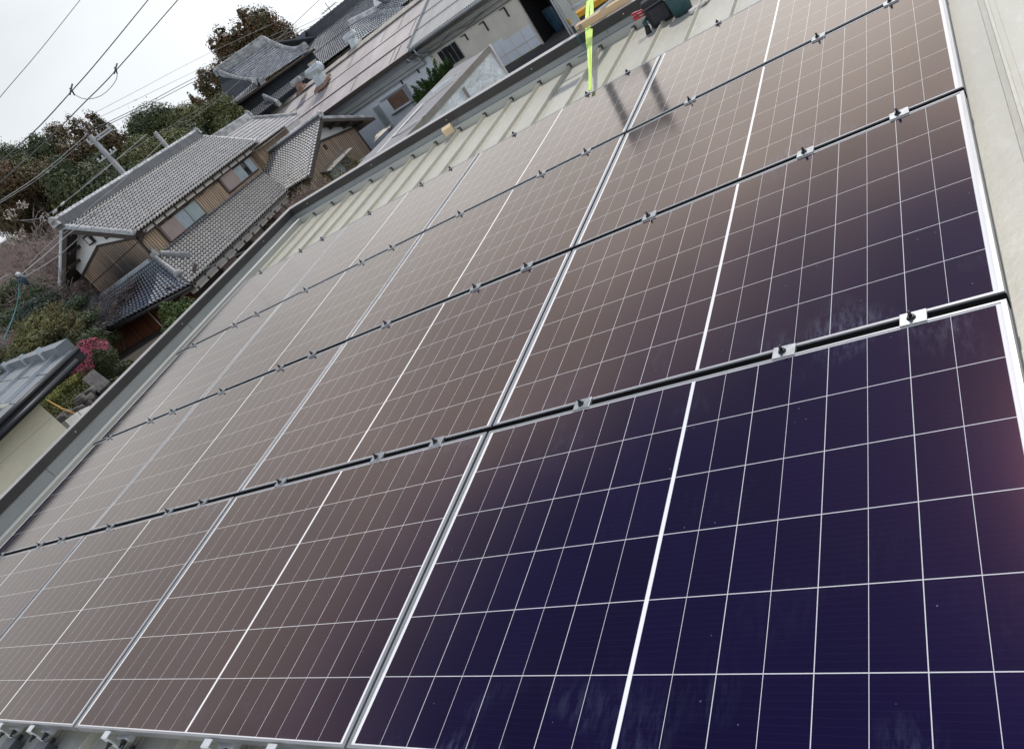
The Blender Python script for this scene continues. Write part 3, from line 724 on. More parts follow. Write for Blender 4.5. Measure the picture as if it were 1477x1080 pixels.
def under(mb_, pts, off, th, mi=0):
    p = [V3(q) for q in pts]; n = np.cross(p[1] - p[0], p[3] - p[0]); n /= np.linalg.norm(n)
    if n[2] < 0: n = -n; p = p[::-1]
    mb_.slab([q - n * off for q in p], th, mi, n)
def ridge(mb_, a, b, w=.26, h=.22, r=.11, seg=.26, mi=0, mi2=None, sag=0.0, bumps=True):
    """a stack of ridge tiles with a row of half-round caps"""
    a, b = V3(a), V3(b); Ln = np.linalg.norm(b - a); n = max(2, int(Ln / seg)); d = (b - a) / Ln
    sd = np.cross(d, (0, 0, 1.)); sd /= np.linalg.norm(sd); u = np.cross(sd, d)
    m = 12 if sag else 1
    def pt(t): return a + (b - a) * t - np.array((0, 0, sag * 4 * t * (1 - t)))
    for i in range(m):
        p, q_ = pt(i / m), pt((i + 1) / m)
        for (hh0, hh1, ww) in ((-.05, h * .45, w), (h * .45, h, w * .84)):
            mb_.box8([p - sd * ww / 2 + u * hh0, p + sd * ww / 2 + u * hh0, q_ + sd * ww / 2 + u * hh0, q_ - sd * ww / 2 + u * hh0,
                      p - sd * ww / 2 + u * hh1, p + sd * ww / 2 + u * hh1, q_ + sd * ww / 2 + u * hh1, q_ - sd * ww / 2 + u * hh1], mi)
    pts, rs = [], []
    for i in range(n):
        for (f, k_) in ((0.02, 1.12), (.2, 1.12), (.24, .94), (.98, .94)):
            pts.append(pt((i + f) / n) + u * (h + r * .25)); rs.append(r * (k_ if bumps else 1))
    mb_.tube(pts, rs, 8, mi if mi2 is None else mi2, True, False)
def end_tile(mb_, p, d, r=.2, th=.12, mi=0):
    """onigawara: the rounded end tile of a ridge"""
    p = V3(p); d = V3(d) / np.linalg.norm(d); mb_.tube([p - d * th / 2, p - d * th * .2, p + d * th / 2], [r, r * 1.12, r * .9], 12, mi)
    sd = np.cross(d, (0, 0, 1.)); sd /= np.linalg.norm(sd)
    mb_.box8([p - d * th / 2 - sd * r * 1.3 + np.array((0, 0, -r * 1.4)), p + d * th / 2 - sd * r * 1.3 + np.array((0, 0, -r * 1.4)), p + d * th / 2 + sd * r * 1.3 + np.array((0, 0, -r * 1.4)), p - d * th / 2 + sd * r * 1.3 + np.array((0, 0, -r * 1.4)),
              p - d * th / 2 - sd * r * .8, p + d * th / 2 - sd * r * .8, p + d * th / 2 + sd * r * .8, p - d * th / 2 + sd * r * .8], mi)

class Frame:
    """local frame of a house: u along, v across, z up"""
    def __init__(s, O, a, g): s.O = np.array([O[0], O[1], 0.]); s.a = np.array([a[0], a[1], 0.]); s.g = np.array([g[0], g[1], 0.])
    def w(s, u, v, z): return s.O + s.a * u + s.g * v + np.array((0, 0, z))
    def loc(s, p): p = np.array(p) - s.O; return np.array([p @ s.a, p @ s.g, p[2]])
    def U(s, px, py, u): return s.loc(at_pl(px, py, s.O + s.a * u, s.a))
    def Vp(s, px, py, v): return s.loc(at_pl(px, py, s.O + s.g * v, s.g))
    def box(s, mb_, u0, u1, v0, v1, z0, z1, mi=0):
        mb_.box8([s.w(u0, v0, z0), s.w(u1, v0, z0), s.w(u1, v1, z0), s.w(u0, v1, z0), s.w(u0, v0, z1), s.w(u1, v0, z1), s.w(u1, v1, z1), s.w(u0, v1, z1)], mi)

# ------------------------------------------------------------------ the two storey board-walled house
ad = np.array([-.2707, .9627]); gd = np.array([-.9627, -.2707])
FA = Frame((-30.23, 20.52), ad, gd)
W_, LA = 3.65, 11.9
make_boards('boards_gable', (.47, .345, .25), (.36, .275, .21), (.06, .045, .035), .132, (-.9627, -.2707), ((-1.60, -.45, 3.80), 1.9))
make_boards('boards_side', (.56, .41, .29), (.42, .31, .22), (.07, .045, .03), .19, (-.2707, .9627))
make_boards('boards_annex', (.50, .37, .27), (.34, .25, .19), (.04, .028, .02), .26, (-.2707, .9627))
make_boards('lattice_red', (.15, .038, .017), (.27, .085, .024), (.02, .008, .006), .12, (-.9627, -.2707))
HA = thing('wooden_house', 'two storey wooden house with grey tiled roofs, board gable and pink shutters', 'house', FA.w(0, 0, GZ))
zt, zb, zr = 1.16, -1.5, 3.12
# upper walls: gable face with boards, white plaster above, board long side
m_ = MB(); FA.box(m_, .02, LA, .02, W_, -2.0, 1.5); m_.build('wall_core', 'timber_dark', HA)
m_ = MB(); m_.add([FA.w(0, 0, -.4), FA.w(0, W_, -.4), FA.w(0, W_, 1.22), FA.w(0, W_ / 2, 1.80), FA.w(0, 0, 1.16)], [(4, 3, 2, 1, 0)])
m_.build('gable_boards', 'boards_gable', HA)
m_ = MB(); m_.add([FA.w(.012, .0, 1.14), FA.w(.012, W_, 1.20), FA.w(.012, W_ + .0, 1.62), FA.w(.012, W_ / 2, 3.0), FA.w(.012, 0, 1.56)], [(4, 3, 2, 1, 0)])
m_.build('gable_plaster', 'plaster_white', HA)
m_ = MB()
for (p, q_) in (((0, -.0, 1.16), (0, W_ / 2, 1.80)), ((0, W_ / 2, 1.80), (0, W_, 1.22))):
    m_.beam(FA.w(-.03, p[1], p[2]), FA.w(-.03, q_[1], q_[2]), .06, .10)
m_.beam(FA.w(-.02, .05, .98), FA.w(-.02, W_ - .05, .72), .03, .03)
m_.beam(FA.w(-.03, -.03, -.3), FA.w(-.03, -.03, 1.2), .10, .10, (1, 0, 0)); m_.beam(FA.w(-.03, W_, -.3), FA.w(-.03, W_, 1.25), .08, .08, (1, 0, 0))
for vv in (.55, 1.15, 2.6, 3.15):
    zz = 3.0 - abs(vv - W_ / 2) * .78 - .16; m_.beam(FA.w(-.75, vv, zz), FA.w(.05, vv, zz), .12, .14)
m_.beam(FA.w(-.75, W_ / 2, 2.82), FA.w(.05, W_ / 2, 2.82), .16, .2)
m_.build('gable_trim', 'timber_dark', HA)
m_ = MB(); FA.box(m_, -.13, -.0, W_ / 2 - .12, W_ / 2 + .22, 1.98, 2.42) if True else m_.tube(smooth_path([FA.w(-.012, W_ / 2 + .02, 2.30), FA.w(-.05, W_ / 2 + .03, 2.33), FA.w(-.05, W_ / 2 + .03, 1.96), FA.w(-.012, W_ / 2 + .02, 1.9)], 4), .10, 8)
m_.build('gable_vent_hood', 'timber_dark', HA)
m_ = MB(); FA.box(m_, -.145, -.131, W_ / 2 - .06, W_ / 2 + .16, 2.05, 2.34); m_.build('vent_shutter', 'insulator', HA)
m_ = MB(); m_.add([FA.w(0, 0, -.4), FA.w(LA, 0, -.4), FA.w(LA, 0, 1.0), FA.w(0, 0, 1.14)], [(0, 1, 2, 3)])
m_.build('side_boards', 'boards_side', HA)
# boxed light eave under the roof, cut by dark rafters
m_ = MB(); FA.box(m_, .05, LA, -.40, -.02, 1.08, 1.45); m_.build('boxed_eave', 'plaster_grey', HA)
m_ = MB()
for i in range(13):
    u = .05 + i * .97; FA.box(m_, u - .05, u + .05, -.43, -.01, 1.04, 1.46)
m_.beam(FA.w(0, -.05, 1.10), FA.w(LA, -.05, .98), .07, .10)
m_.beam(FA.w(-.6, -.58, 1.465), FA.w(LA + .4, -.58, 1.465), .04, .05)
m_.build('rafters', 'timber_dark', HA)
m_ = MB()
for i in range(60):
    u = 1.5 + i * .17; FA.box(m_, u - .02, u + .02, -.045, -.004, .90, 1.06)
m_.build('rafter_tips', 'boards_side', HA)
# windows and shutter boxes of the upper floor
def shutter_window(u0, u1, u2, u3, z0, z1, openw):
    fr_ = MB(); FA.box(fr_, u0 - .08, u3 + .08, -.035, .0, z0 - .10, z0 - .02); FA.box(fr_, u0 - .1, u3 + .1, -.035, .0, z1 + .02, z1 + .09)
    for u in (u0 - .06, u3 + .06): FA.box(fr_, u - .04, u + .04, -.035, .0, z0 - .02, z1 + .02)
    w_ = fr_.build('window', 'timber_dark', HA)
    m_ = MB(); FA.box(m_, u0, u1, -.16, -.002, z0, z1); m_.build('shutter_box', 'shutter_pink', w_) if False else None
    ORG[w_.name] = ORG[HA.name]
    m_ = MB(); FA.box(m_, u0, u1, -.15, -.004, z0, z1); m_.build('shutter_box', 'shutter_pink', w_)
    if openw:
        m_ = MB(); FA.box(m_, u1 + .02, u2, -.06, -.03, z0, z1); m_.build('shutter', 'shutter_grey', w_)
        m_ = MB(); FA.box(m_, u2, u2 + .55, -.012, -.004, z0, z1); m_.build('open_pane', 'window_dark', w_)
        m_ = MB(); FA.box(m_, u2 + .55, u3, -.055, -.025, z0, z1); m_.build('shutter', 'shutter_blue', w_)
    else:
        m_ = MB(); FA.box(m_, u1 + .02, u2 - .03, -.05, -.02, z0, z1); m_.build('shutter', 'shutter_blue', w_)
        m_ = MB(); FA.box(m_, u2 + .03, u3, -.06, -.03, z0, z1); m_.build('shutter', 'shutter_grey', w_)
shutter_window(1.52, 2.82, 3.85, 4.95, .16, .92, False)
shutter_window(7.8, 9.22, 10.3, 11.55, .22, 1.02, True)
# upper roof
def slope_z(v): return zr + .02 - (abs(v - W_ / 2)) * .735
ev = -.66; o0, o1 = -.82, LA + .45
up_ = MB()
eL = 2 * (W_ / 2) - ev
tile_patch(up_, FA.w(o0, ev, slope_z(ev)), FA.w(o1, ev, slope_z(ev) + .02), FA.w(o1, W_ / 2, zr + .05), FA.w(o0, W_ / 2, zr), 50, 15, 1.9, .07)
tile_patch(up_, FA.w(o0, eL, slope_z(eL)), FA.w(o1, eL, slope_z(eL)), FA.w(o1, W_ / 2, zr + .05), FA.w(o0, W_ / 2, zr), 40, 12)
rf = up_.build('upper_roof', 'tile_light', HA); ORG[rf.name] = ORG[HA.name]
m_ = MB()
under(m_, [FA.w(o0 + .03, ev + .03, slope_z(ev)), FA.w(o1 - .03, ev + .03, slope_z(ev)), FA.w(o1 - .03, W_ / 2, zr), FA.w(o0 + .03, W_ / 2, zr)], .06, .03)
under(m_, [FA.w(o0 + .03, eL - .03, slope_z(eL)), FA.w(o1 - .03, eL - .03, slope_z(eL)), FA.w(o1 - .03, W_ / 2, zr), FA.w(o0 + .03, W_ / 2, zr)], .085, .06)
for (va, vb) in ((ev, W_ / 2), (W_ / 2, eL)):      # barge boards
    m_.beam(FA.w(o0 + .02, va, slope_z(va) - .14), FA.w(o0 + .02, vb, (zr if vb == W_ / 2 else slope_z(vb)) - .14), .05, .20)
m_.build('roof_boarding', 'timber_dark', HA)
m_ = MB()
ridge(m_, FA.w(o0 - .05, W_ / 2, zr + .06), FA.w(o1 - .3, W_ / 2, zr + .12), .34, .34, .115, .30, 0, 1)
m_.build('ridge_tiles', ['tile_dark', 'ridge_cap_tile'], rf)
for (pp_, dd_) in ((FA.w(o0 - .12, W_ / 2, zr + .42), -np.append(ad, 0)), (FA.w(o1 - .25, W_ / 2, zr + .5), np.append(ad, 0))):
    m_ = MB(); end_tile(m_, pp_, dd_, .17, .16); m_.build('ridge_end_tile', 'ridge_mortar', rf)
for (uu, va, za, vb, zb_) in ((o0 + .10, ev, slope_z(ev), W_ / 2, zr), (o1 - .10, ev, slope_z(ev), W_ / 2, zr), (o0 + .1, eL, slope_z(eL), W_ / 2, zr)):
    m_ = MB(); ridge(m_, FA.w(uu, va, za + .02), FA.w(uu, vb, zb_ + .02), .20, .05, .085, .24, 0, 1); m_.build('verge_tiles', ['tile', 'ridge_cap_tile'], rf)
m_ = MB(); m_.tube(smooth_path([FA.w(.0, ev - .05, slope_z(ev) - .14), FA.w(-.02, -.25, .98), FA.w(-.03, -.08, .8), FA.w(-.03, -.08, .2)], 5), .032, 6)
m_.build('upper_downpipe', 'under_dark', HA)
# the lower roof: side skirt, front skirt, hip ridge with its end tile
zs = .10; c0 = (-2.5, -2.5, -1.37); e1 = (8.3, -2.5, -1.40); f1 = (-2.5, 3.95, -.80)
lo_ = MB()
tile_patch(lo_, FA.w(*c0), FA.w(*e1), FA.w(LA, 0, -.06), FA.w(0, 0, zs), 44, 12, 1.9, .07)
ls = lo_.build('lower_roof', 'tile_light', HA); ORG[ls.name] = ORG[HA.name]
m_ = MB(); tile_patch(m_, FA.w(*f1), FA.w(*c0), FA.w(0, 0, zs), FA.w(0, 3.75, .02), 28, 12, 1.5, .055, .10)
m_.build('front_roof', 'tile', ls)  # bluer, darker copy of the side tile: this slope's shade is painted
m_ = MB(); ridge(m_, FA.w(-.1, -.1, zs + .06), FA.w(-1.75, -1.75, -.92), .20, .08, .085, .22); ridge(m_, FA.w(.1, -.35, zs - .08), FA.w(-.1, -1.55, -.66), .18, .07, .08, .22)
end_tile(m_, FA.w(-1.9, -1.9, -.86), np.append(-ad - gd, 0), .18, .16); end_tile(m_, FA.w(.12, .0, .28), np.append(-ad, 0), .17, .2)
m_.build('hip_ridge', 'ridge_mortar', ls)
m_ = MB(); ridge(m_, FA.w(-.2, 4.0, .06), FA.w(-2.55, 4.02, -.74), .2, .10, .085, .24); ridge(m_, FA.w(-.12, 0.2, zs + .0), FA.w(-.10, 3.7, .06), .18, .06, .05, .2)
end_tile(m_, FA.w(-.1, 4.0, .16), np.append(gd, 0), .17, .16); m_.build('verge_ridge', 'tile', ls)
m_ = MB(); ridge(m_, FA.w(.3, -.13, zs - .10), FA.w(LA - .2, -.13, -.16), .16, .06, .05, .2); m_.build('flashing_tiles', 'tile_dark', ls)
m_ = MB()
under(m_, [FA.w(c0[0] + .05, c0[1] + .05, c0[2]), FA.w(e1[0], e1[1] + .05, e1[2]), FA.w(LA, 0, -.06), FA.w(0, 0, zs)], .09, .07)
under(m_, [FA.w(f1[0] + .05, f1[1], f1[2]), FA.w(c0[0] + .05, c0[1] + .05, c0[2]), FA.w(0, 0, zs), FA.w(0, 3.75, .02)], .09, .07)
for i in range(13):
    u = -2.2 + i * .9
    m_.beam(FA.w(u, -2.44, -1.52), FA.w(u, -1.2, -1.05), .10, .12)
for i in range(9):
    v = -2.3 + i * .75; zz = -1.37 + (v + 2.5) / 6.45 * .57
    m_.beam(FA.w(-2.46, v, zz - .15), FA.w(-1.2, v, zz + .35), .10, .12)
m_.build('lower_rafters', 'timber_dark', HA)
m_ = MB()
FA.box(m_, -2.2, 8.2, -2.34, -1.4, -1.66, -1.62)
m_.add([FA.w(-2.40, -2.35, -1.60), FA.w(-2.40, 3.9, -1.04), FA.w(-1.3, 3.9, -.98), FA.w(-1.3, -2.35, -1.54)], [(0, 1, 2, 3)])
m_.beam(FA.w(-2.38, -2.3, -1.50), FA.w(-2.38, 3.9, -.93), .03, .13); m_.beam(FA.w(-2.3, -2.40, -1.55), FA.w(8.2, -2.40, -1.56), .03, .15)
FA.box(m_, -2.2, 8.2, -2.30, -2.0, -1.80, -1.50)
m_.build('eave_boards', 'plaster_grey', HA)
for i in range(12):
    m_ = MB(); FA.box(m_, -2.1 + i * .93, -2.0 + i * .93, -2.34, -1.9, -1.83, -1.48); m_.build('eave_divider', 'timber_dark', HA)
m_ = MB(); m_.tube([FA.w(-2.64, -2.5, -1.50), FA.w(-2.64, 3.9, -.92)], .06, 8); m_.tube([FA.w(-2.6, -2.58, -1.44), FA.w(8.3, -2.58, -1.47)], .035, 8); m_.build('lower_gutter', 'under_dark', HA)
# ground floor walls
m_ = MB(); m_.add([FA.w(-1.5, -1.45, GZ), FA.w(-1.5, 3.9, GZ), FA.w(-1.5, 3.9, -1.0), FA.w(-1.5, -1.45, -1.4)], [(3, 2, 1, 0)]); m_.build('front_lattice', 'lattice_red', HA)
m_ = MB(); m_.add([FA.w(-1.5, -1.45, GZ), FA.w(9, -1.45, GZ), FA.w(9, -1.45, -1.3), FA.w(-1.5, -1.45, -1.3)], [(0, 1, 2, 3)]); m_.build('ground_floor_wall', 'timber_dark', HA)
for u in (1.0, 4.2, 7.2):
    m_ = MB(); FA.box(m_, u, u + 1.3, -1.60, -1.47, -2.9, -1.85); m_.build('ground_floor_shutter', 'shutter_pink', HA)
m_ = MB()
m_.tube([FA.w(-1.62, .9, -1.3), FA.w(-1.62, .9, GZ)], .035, 6)
m_.build('downpipe', 'plaster_grey', HA)
# extension at the far end
m_ = MB(); u0 = LA + .5
tile_patch(m_, FA.w(u0 - .1, -.9, 1.15), FA.w(u0 + 5.4, -1.1, 1.12), FA.w(u0 + 5.4, 1.7, 2.55), FA.w(u0 - .1, 1.7, 2.6), 20, 9, 1.0, .05, .05)
tile_patch(m_, FA.w(u0 - .1, 4.2, 1.15), FA.w(u0 + 5.4, 4.2, 1.12), FA.w(u0 + 5.4, 1.7, 2.55), FA.w(u0 - .1, 1.7, 2.6), 16, 8)
xr = m_.build('extension_roof', 'tile_light', HA); ORG[xr.name] = ORG[HA.name]
m_ = MB(); ridge(m_, FA.w(u0 - .1, 1.7, 2.62), FA.w(u0 + 5.3, 1.7, 2.58), .3, .26, .12, .28); ridge(m_, FA.w(u0 + 5.25, -1.0, 1.2), FA.w(u0 + 5.25, 1.7, 2.6), .2, .05, .085, .24)
end_tile(m_, FA.w(u0 + 5.4, 1.7, 2.95), np.append(ad, 0), .17, .16); m_.build('extension_ridge', 'ridge_mortar', xr)
m_ = MB(); FA.box(m_, u0 + .1, u0 + 4.9, -.05, 3.5, -3.7, 1.15); m_.build('extension_wall', 'boards_side', HA)
m_ = MB(); FA.box(m_, u0 + .1, u0 + 5.3, -.7, .0, .98, 1.02); FA.box(m_, u0 + 3.2, u0 + 5.3, -.95, -.90, .70, .98); m_.build('extension_soffit', 'plaster_grey', HA)

# ------------------------------------------------------------------ the annex with its gable towards the yard
HB = thing('annex_house', 'single storey annex with wide grey tiled roof and striped board gable', 'house', FA.w(13.7, -4, GZ))
vB = -4.0; uR = 13.72; zR = .34; uE = 8.42; zE = -1.42; uE2 = 20.3; zE2 = -1.60
vEnd = 1.2
m_ = MB(); tile_patch(m_, FA.w(uE, vB, zE), FA.w(uE + .1, -.9, zE + .16), FA.w(uR, vEnd, zR), FA.w(uR, vB, zR), 24, 18, 2.0, .07)
rfb = m_.build('front_roof', 'tile_light', HB); ORG[rfb.name] = ORG[HB.name]
m_ = MB(); tile_patch(m_, FA.w(uE2, vB, zE2), FA.w(uE2, 6, zE2), FA.w(uR, 6, zR), FA.w(uR, vB, zR), 30, 18); m_.build('back_roof', 'tile', rfb)
m_ = MB(); ridge(m_, FA.w(uR, vB - .05, zR + .03), FA.w(uR, vEnd + 3.0, zR + .03), .30, .20, .10, .28, 1, 0); end_tile(m_, FA.w(uR, vB - .12, zR + .26), np.append(-gd, 0), .15, .14)
m_.build('ridge_tiles', ['ridge_cap_tile', 'tile_dark'], rfb)
m_ = MB(); ridge(m_, FA.w(uE2, vB + .1, zE2 + .02), FA.w(uR, vB + .1, zR + .02), .2, .05, .085, .24); m_.build('verge_tiles', 'ridge_mortar', rfb)
m_ = MB(); ridge(m_, FA.w(uE, vB + .1, zE + .02), FA.w(uR, vB + .1, zR + .02), .16, .03, .06, .24); m_.build('near_verge', 'tile_dark', rfb)
m_ = MB()
under(m_, [FA.w(uE2 - .05, vB + .02, zE2), FA.w(uE2 - .05, 5.5, zE2), FA.w(uR, 5.5, zR), FA.w(uR, vB + .02, zR)], .09, .09)
under(m_, [FA.w(uE + .05, vB + .02, zE), FA.w(uE + .05, -.9, zE), FA.w(uR, vEnd, zR), FA.w(uR, vB + .02, zR)], .09, .09)
for (ua, ub, za, zb2) in ((uE, uR, zE, zR), (uR, uE2, zR, zE2)): m_.beam(FA.w(ua, vB + .03, za - .12), FA.w(ub, vB + .03, zb2 - .12), .05, .2)
for f in (.25, .5, .75):
    u = uR + (uE2 - uR) * f; m_.beam(FA.w(u, vB + .1, zR + (zE2 - zR) * f - .28), FA.w(u, vB + .9, zR + (zE2 - zR) * f - .28), .14, .14)
m_.build('roof_boarding', 'timber_dark', HB)
vw = vB + .75
def gz_(u): return zR - .12 + (min(0, 0) - abs(u - uR) * ((zR - zE) / (uR - uE) if u < uR else (zR - zE2) / (uE2 - uR)))
m_ = MB(); uw0, uw1 = 9.2, 18.3
m_.add([FA.w(uw0, vw, GZ), FA.w(uw1, vw, GZ), FA.w(uw1, vw, gz_(uw1)), FA.w(uR, vw, gz_(uR)), FA.w(uw0, vw, gz_(uw0))], [(0, 1, 2, 3, 4)]); m_.build('gable_plaster', 'plaster_white', HB)
m_ = MB(); vb2 = vw - .03
m_.add([FA.w(uw0, vb2, GZ), FA.w(uw1 + .02, vb2, GZ), FA.w(uw1 + .02, vb2, -1.34), FA.w(uR - .5, vb2, -.62), FA.w(uw0, vb2, -1.75)], [(0, 1, 2, 3, 4)]); m_.build('gable_boards', 'boards_annex', HB)
m_ = MB(); m_.beam(FA.w(uw1 + .05, vb2 - .03, -1.32), FA.w(uR - .5, vb2 - .03, -.60), .05, .12); m_.beam(FA.w(uw0, vb2 - .03, -1.73), FA.w(uR - .5, vb2 - .03, -.60), .05, .12); m_.beam(FA.w(uw1 + .04, vb2, GZ), FA.w(uw1 + .04, vb2, -1.3), .12, .12, (1, 0, 0))
FA.box(m_, 13.2, 13.5, vb2 - .06, vb2, -1.15, -.85); m_.build('gable_trim', 'timber_dark', HB)
m_ = MB(); FA.box(m_, 11.5, 14.9, vb2 - .05, vb2 - .01, -2.75, -2.0); wB = m_.build('window', 'timber_dark', HB); ORG[wB.name] = ORG[HB.name]
m_ = MB(); FA.box(m_, 11.65, 13.6, vb2 - .07, vb2 - .052, -2.7, -2.12); m_.build('pane', 'shutter_blue', wB)
m_ = MB(); FA.box(m_, 13.7, 14.8, vb2 - .07, vb2 - .052, -2.7, -2.12); m_.build('pane', 'window_dark', wB)
m_ = MB(); m_.slab([FA.w(10.9, vb2 - .62, -1.98), FA.w(15.0, vb2 - .62, -1.98), FA.w(15.0, vb2, -1.74), FA.w(10.9, vb2, -1.74)], .05); m_.build('window_canopy', 'strip_brown', HB)
m_ = MB(); FA.box(m_, uw0, uw1, vw + .03, 6, GZ, -1.6); m_.build('wall_core', 'boards_annex', HB)

# ------------------------------------------------------------------ the long workshop with the rust brown corrugated roof
cA = np.array([-.993, .12]); cA = cA / np.linalg.norm(cA); cM = np.array([-cA[1] * -1, 0]); cM = np.array([.12, .993]); cM = cM / np.linalg.norm(cM)
FC = Frame((-20.22, 43.1), cA, cM)
HC = thing('long_workshop', 'long low workshop with pinkish brown corrugated roof and bluish white wall', 'workshop', FC.w(8, 0, GZ))
def corr(mb_, s0, s1, m0, z0, m1, z1, pitch=.15, amp=.018, th=.03, mi=0):
    n = int((s1 - s0) / pitch) * 4; vs = []
    for i in range(n + 1):
        s = s0 + (s1 - s0) * i / n; h = amp * math.sin(i * math.pi / 2)
        vs += [FC.w(s, m0, z0 + h), FC.w(s, m1, z1 + h)]
    mb_.add(vs, [(2 * i, 2 * i + 1, 2 * i + 3, 2 * i + 2) for i in range(n)], mi, True)
ce, cr, zE_, zR_ = -1.0, 5.0, .30, 2.30
m_ = MB()
for (f0, f1, dz) in ((0, .30, .0), (.285, .63, .035), (.615, 1.0, .07)):
    corr(m_, 7.75, 31, ce + (cr - ce) * f0, zE_ + (zR_ - zE_) * f0 + dz, ce + (cr - ce) * f1, zE_ + (zR_ - zE_) * f1 + dz)
rc = m_.build('brown_roof', 'rust_roof', HC); ORG[rc.name] = ORG[HC.name]
m_ = MB()
for f in (.292, .622):
    m_.beam(FC.w(7.75, ce + (cr - ce) * f - .05, zE_ + (zR_ - zE_) * f + .024), FC.w(31, ce + (cr - ce) * f - .05, zE_ + (zR_ - zE_) * f + .024), .03, .05)
m_.build('sheet_lap', 'timber_dark', rc)
random.seed(3)
for i in range(26):
    m_ = MB(); s = random.uniform(8.2, 26); f0 = random.choice((0.03, .33, .66)); f1 = f0 + .28; w = random.uniform(.03, .13)
    pA = FC.w(s, ce + (cr - ce) * f0, zE_ + (zR_ - zE_) * f0 + .03 + (.03 if f0 > .1 else 0) + (.035 if f0 > .5 else 0)); pB = FC.w(s, ce + (cr - ce) * f1, zE_ + (zR_ - zE_) * f1 + .03 + (.03 if f0 > .1 else 0) + (.035 if f0 > .5 else 0))
    sv = np.append(cA, 0) * w; m_.quad(pA, pB, pB + sv, pA + sv); m_.build('roof_stain', 'lichen', rc)
m_ = MB(); m_.slab([FC.w(7.7, cr - .55, zR_ - .02), FC.w(31, cr - .55, zR_ - .02), FC.w(31, cr + .1, zR_ + .20), FC.w(7.7, cr + .1, zR_ + .20)], .05)
m_.slab([FC.w(31, cr + .6, zR_ - .05), FC.w(7.7, cr + .6, zR_ - .05), FC.w(7.7, cr + .1, zR_ + .20), FC.w(31, cr + .1, zR_ + .20)], .05); m_.build('ridge_cap', 'lichen', rc)
m_ = MB(); corr(m_, 7.75, 31, 11, .3, 5, 2.32); corr(m_, -9, 7.75, 11, .4, 5, 2.5); m_.build('rear_roof', 'grey_corr', HC)
m_ = MB(); corr(m_, -9, 7.70, -1.05, .42, 5.0, 2.52, .18, .024)
rg_ = m_.build('grey_roof', 'grey_corr', HC); ORG[rg_.name] = ORG[HC.name]
m_ = MB()
for f in (.25, .5, .75, 1.0):
    m_.beam(FC.w(-9, -1.05 + 6.05 * f - .03, .42 + 2.1 * f + .03), FC.w(7.7, -1.05 + 6.05 * f - .03, .42 + 2.1 * f + .03), .03, .03)
m_.build('sheet_lap', 'timber_dark', rg_)
m_ = MB(); m_.slab([FC.w(7.75, -1.08, .40), FC.w(7.75, 5, 2.52), FC.w(7.69, 5, 2.52), FC.w(7.69, -1.08, .40)], .16); m_.build('verge_trim', 'zinc', rg_)
# front wall
def cq(mb_, s0, s1, z0, z1, m=0.0, mi=0): mb_.add([FC.w(s0, m, z0), FC.w(s0, m, z1), FC.w(s1, m, z1), FC.w(s1, m, z0)], [(0, 1, 2, 3)], mi)
m_ = MB(); cq(m_, .03, 7.6, GZ, .45); m_.build('upper_wall', 'wall_beige', HC)
m_ = MB(); cq(m_, 7.6, 30, GZ, .4); m_.build('white_wall', 'wall_bluewhite', HC)
m_ = MB(); m_.add([FC.w(.03, -.03, GZ + .1), FC.w(.03, -.03, -2.28), FC.w(2.2, -.03, -2.30), FC.w(2.25, -.03, -2.10), FC.w(4.1, -.03, -2.10), FC.w(4.1, -.03, GZ + .1)], [(0, 1, 2, 3, 4, 5)])
lwp = m_.build('dado_panels', 'wall_bluewhite', HC); ORG[lwp.name] = ORG[HC.name]
m_ = MB()
for s in (.9, 1.75, 2.6, 3.4): FC.box(m_, s, s + .03, -.045, -.031, GZ + .15, -2.32)
FC.box(m_, .1, 3.3, -.042, -.032, -3.05, -2.98); m_.build('panel_joint', 'plaster_grey', lwp)
m_ = MB(); FC.box(m_, .05, 5.0, -.10, -.02, GZ, GZ + .16); m_.build('mossy_base', 'leaf_olive', HC)
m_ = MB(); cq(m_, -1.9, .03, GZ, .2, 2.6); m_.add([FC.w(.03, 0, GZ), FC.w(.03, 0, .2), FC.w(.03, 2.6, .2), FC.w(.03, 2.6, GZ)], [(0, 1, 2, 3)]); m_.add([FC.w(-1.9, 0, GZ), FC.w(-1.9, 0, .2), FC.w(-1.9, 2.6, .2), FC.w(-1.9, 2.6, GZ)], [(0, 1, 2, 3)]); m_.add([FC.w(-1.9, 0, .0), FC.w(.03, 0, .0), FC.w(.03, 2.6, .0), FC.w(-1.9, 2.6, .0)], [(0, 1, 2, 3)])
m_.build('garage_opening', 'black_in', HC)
m_ = MB(); FC.box(m_, -.02, .12, -.09, .04, GZ, .0); m_.build('door_jamb', 'plaster_grey', HC)
m_ = MB(); FC.box(m_, -2.3, -1.92, -.06, .05, GZ, .3); FC.box(m_, -2.65, -2.45, -.12, .0, GZ + .2, .3); m_.build('door_post', 'wall_beige', HC)
m_ = MB(); cq(m_, -9, -2.3, GZ, .3); m_.build('right_wall', 'wall_beige', HC)
m_ = MB(); FC.box(m_, 5.2, 6.9, -.03, .0, -1.9, -.72); wC = m_.build('window', 'zinc', HC); ORG[wC.name] = ORG[HC.name]
m_ = MB()
for i in range(4): FC.box(m_, 5.26 + i * .41, 5.26 + i * .41 + .37, -.045, -.032, -1.85, -.78)
m_.build('pane', 'window_dark', wC)
m_ = MB(); FC.box(m_, 10.95, 12.62, -.03, .0, -2.22, -1.36); wD = m_.build('louvre_window', 'timber_dark', HC); ORG[wD.name] = ORG[HC.name]
m_ = MB()
for i in range(7): FC.box(m_, 11.0, 12.58, -.05 , -.031, -2.18 + i * .12, -2.11 + i * .12)
m_.build('louvre_slats', 'rust', wD)
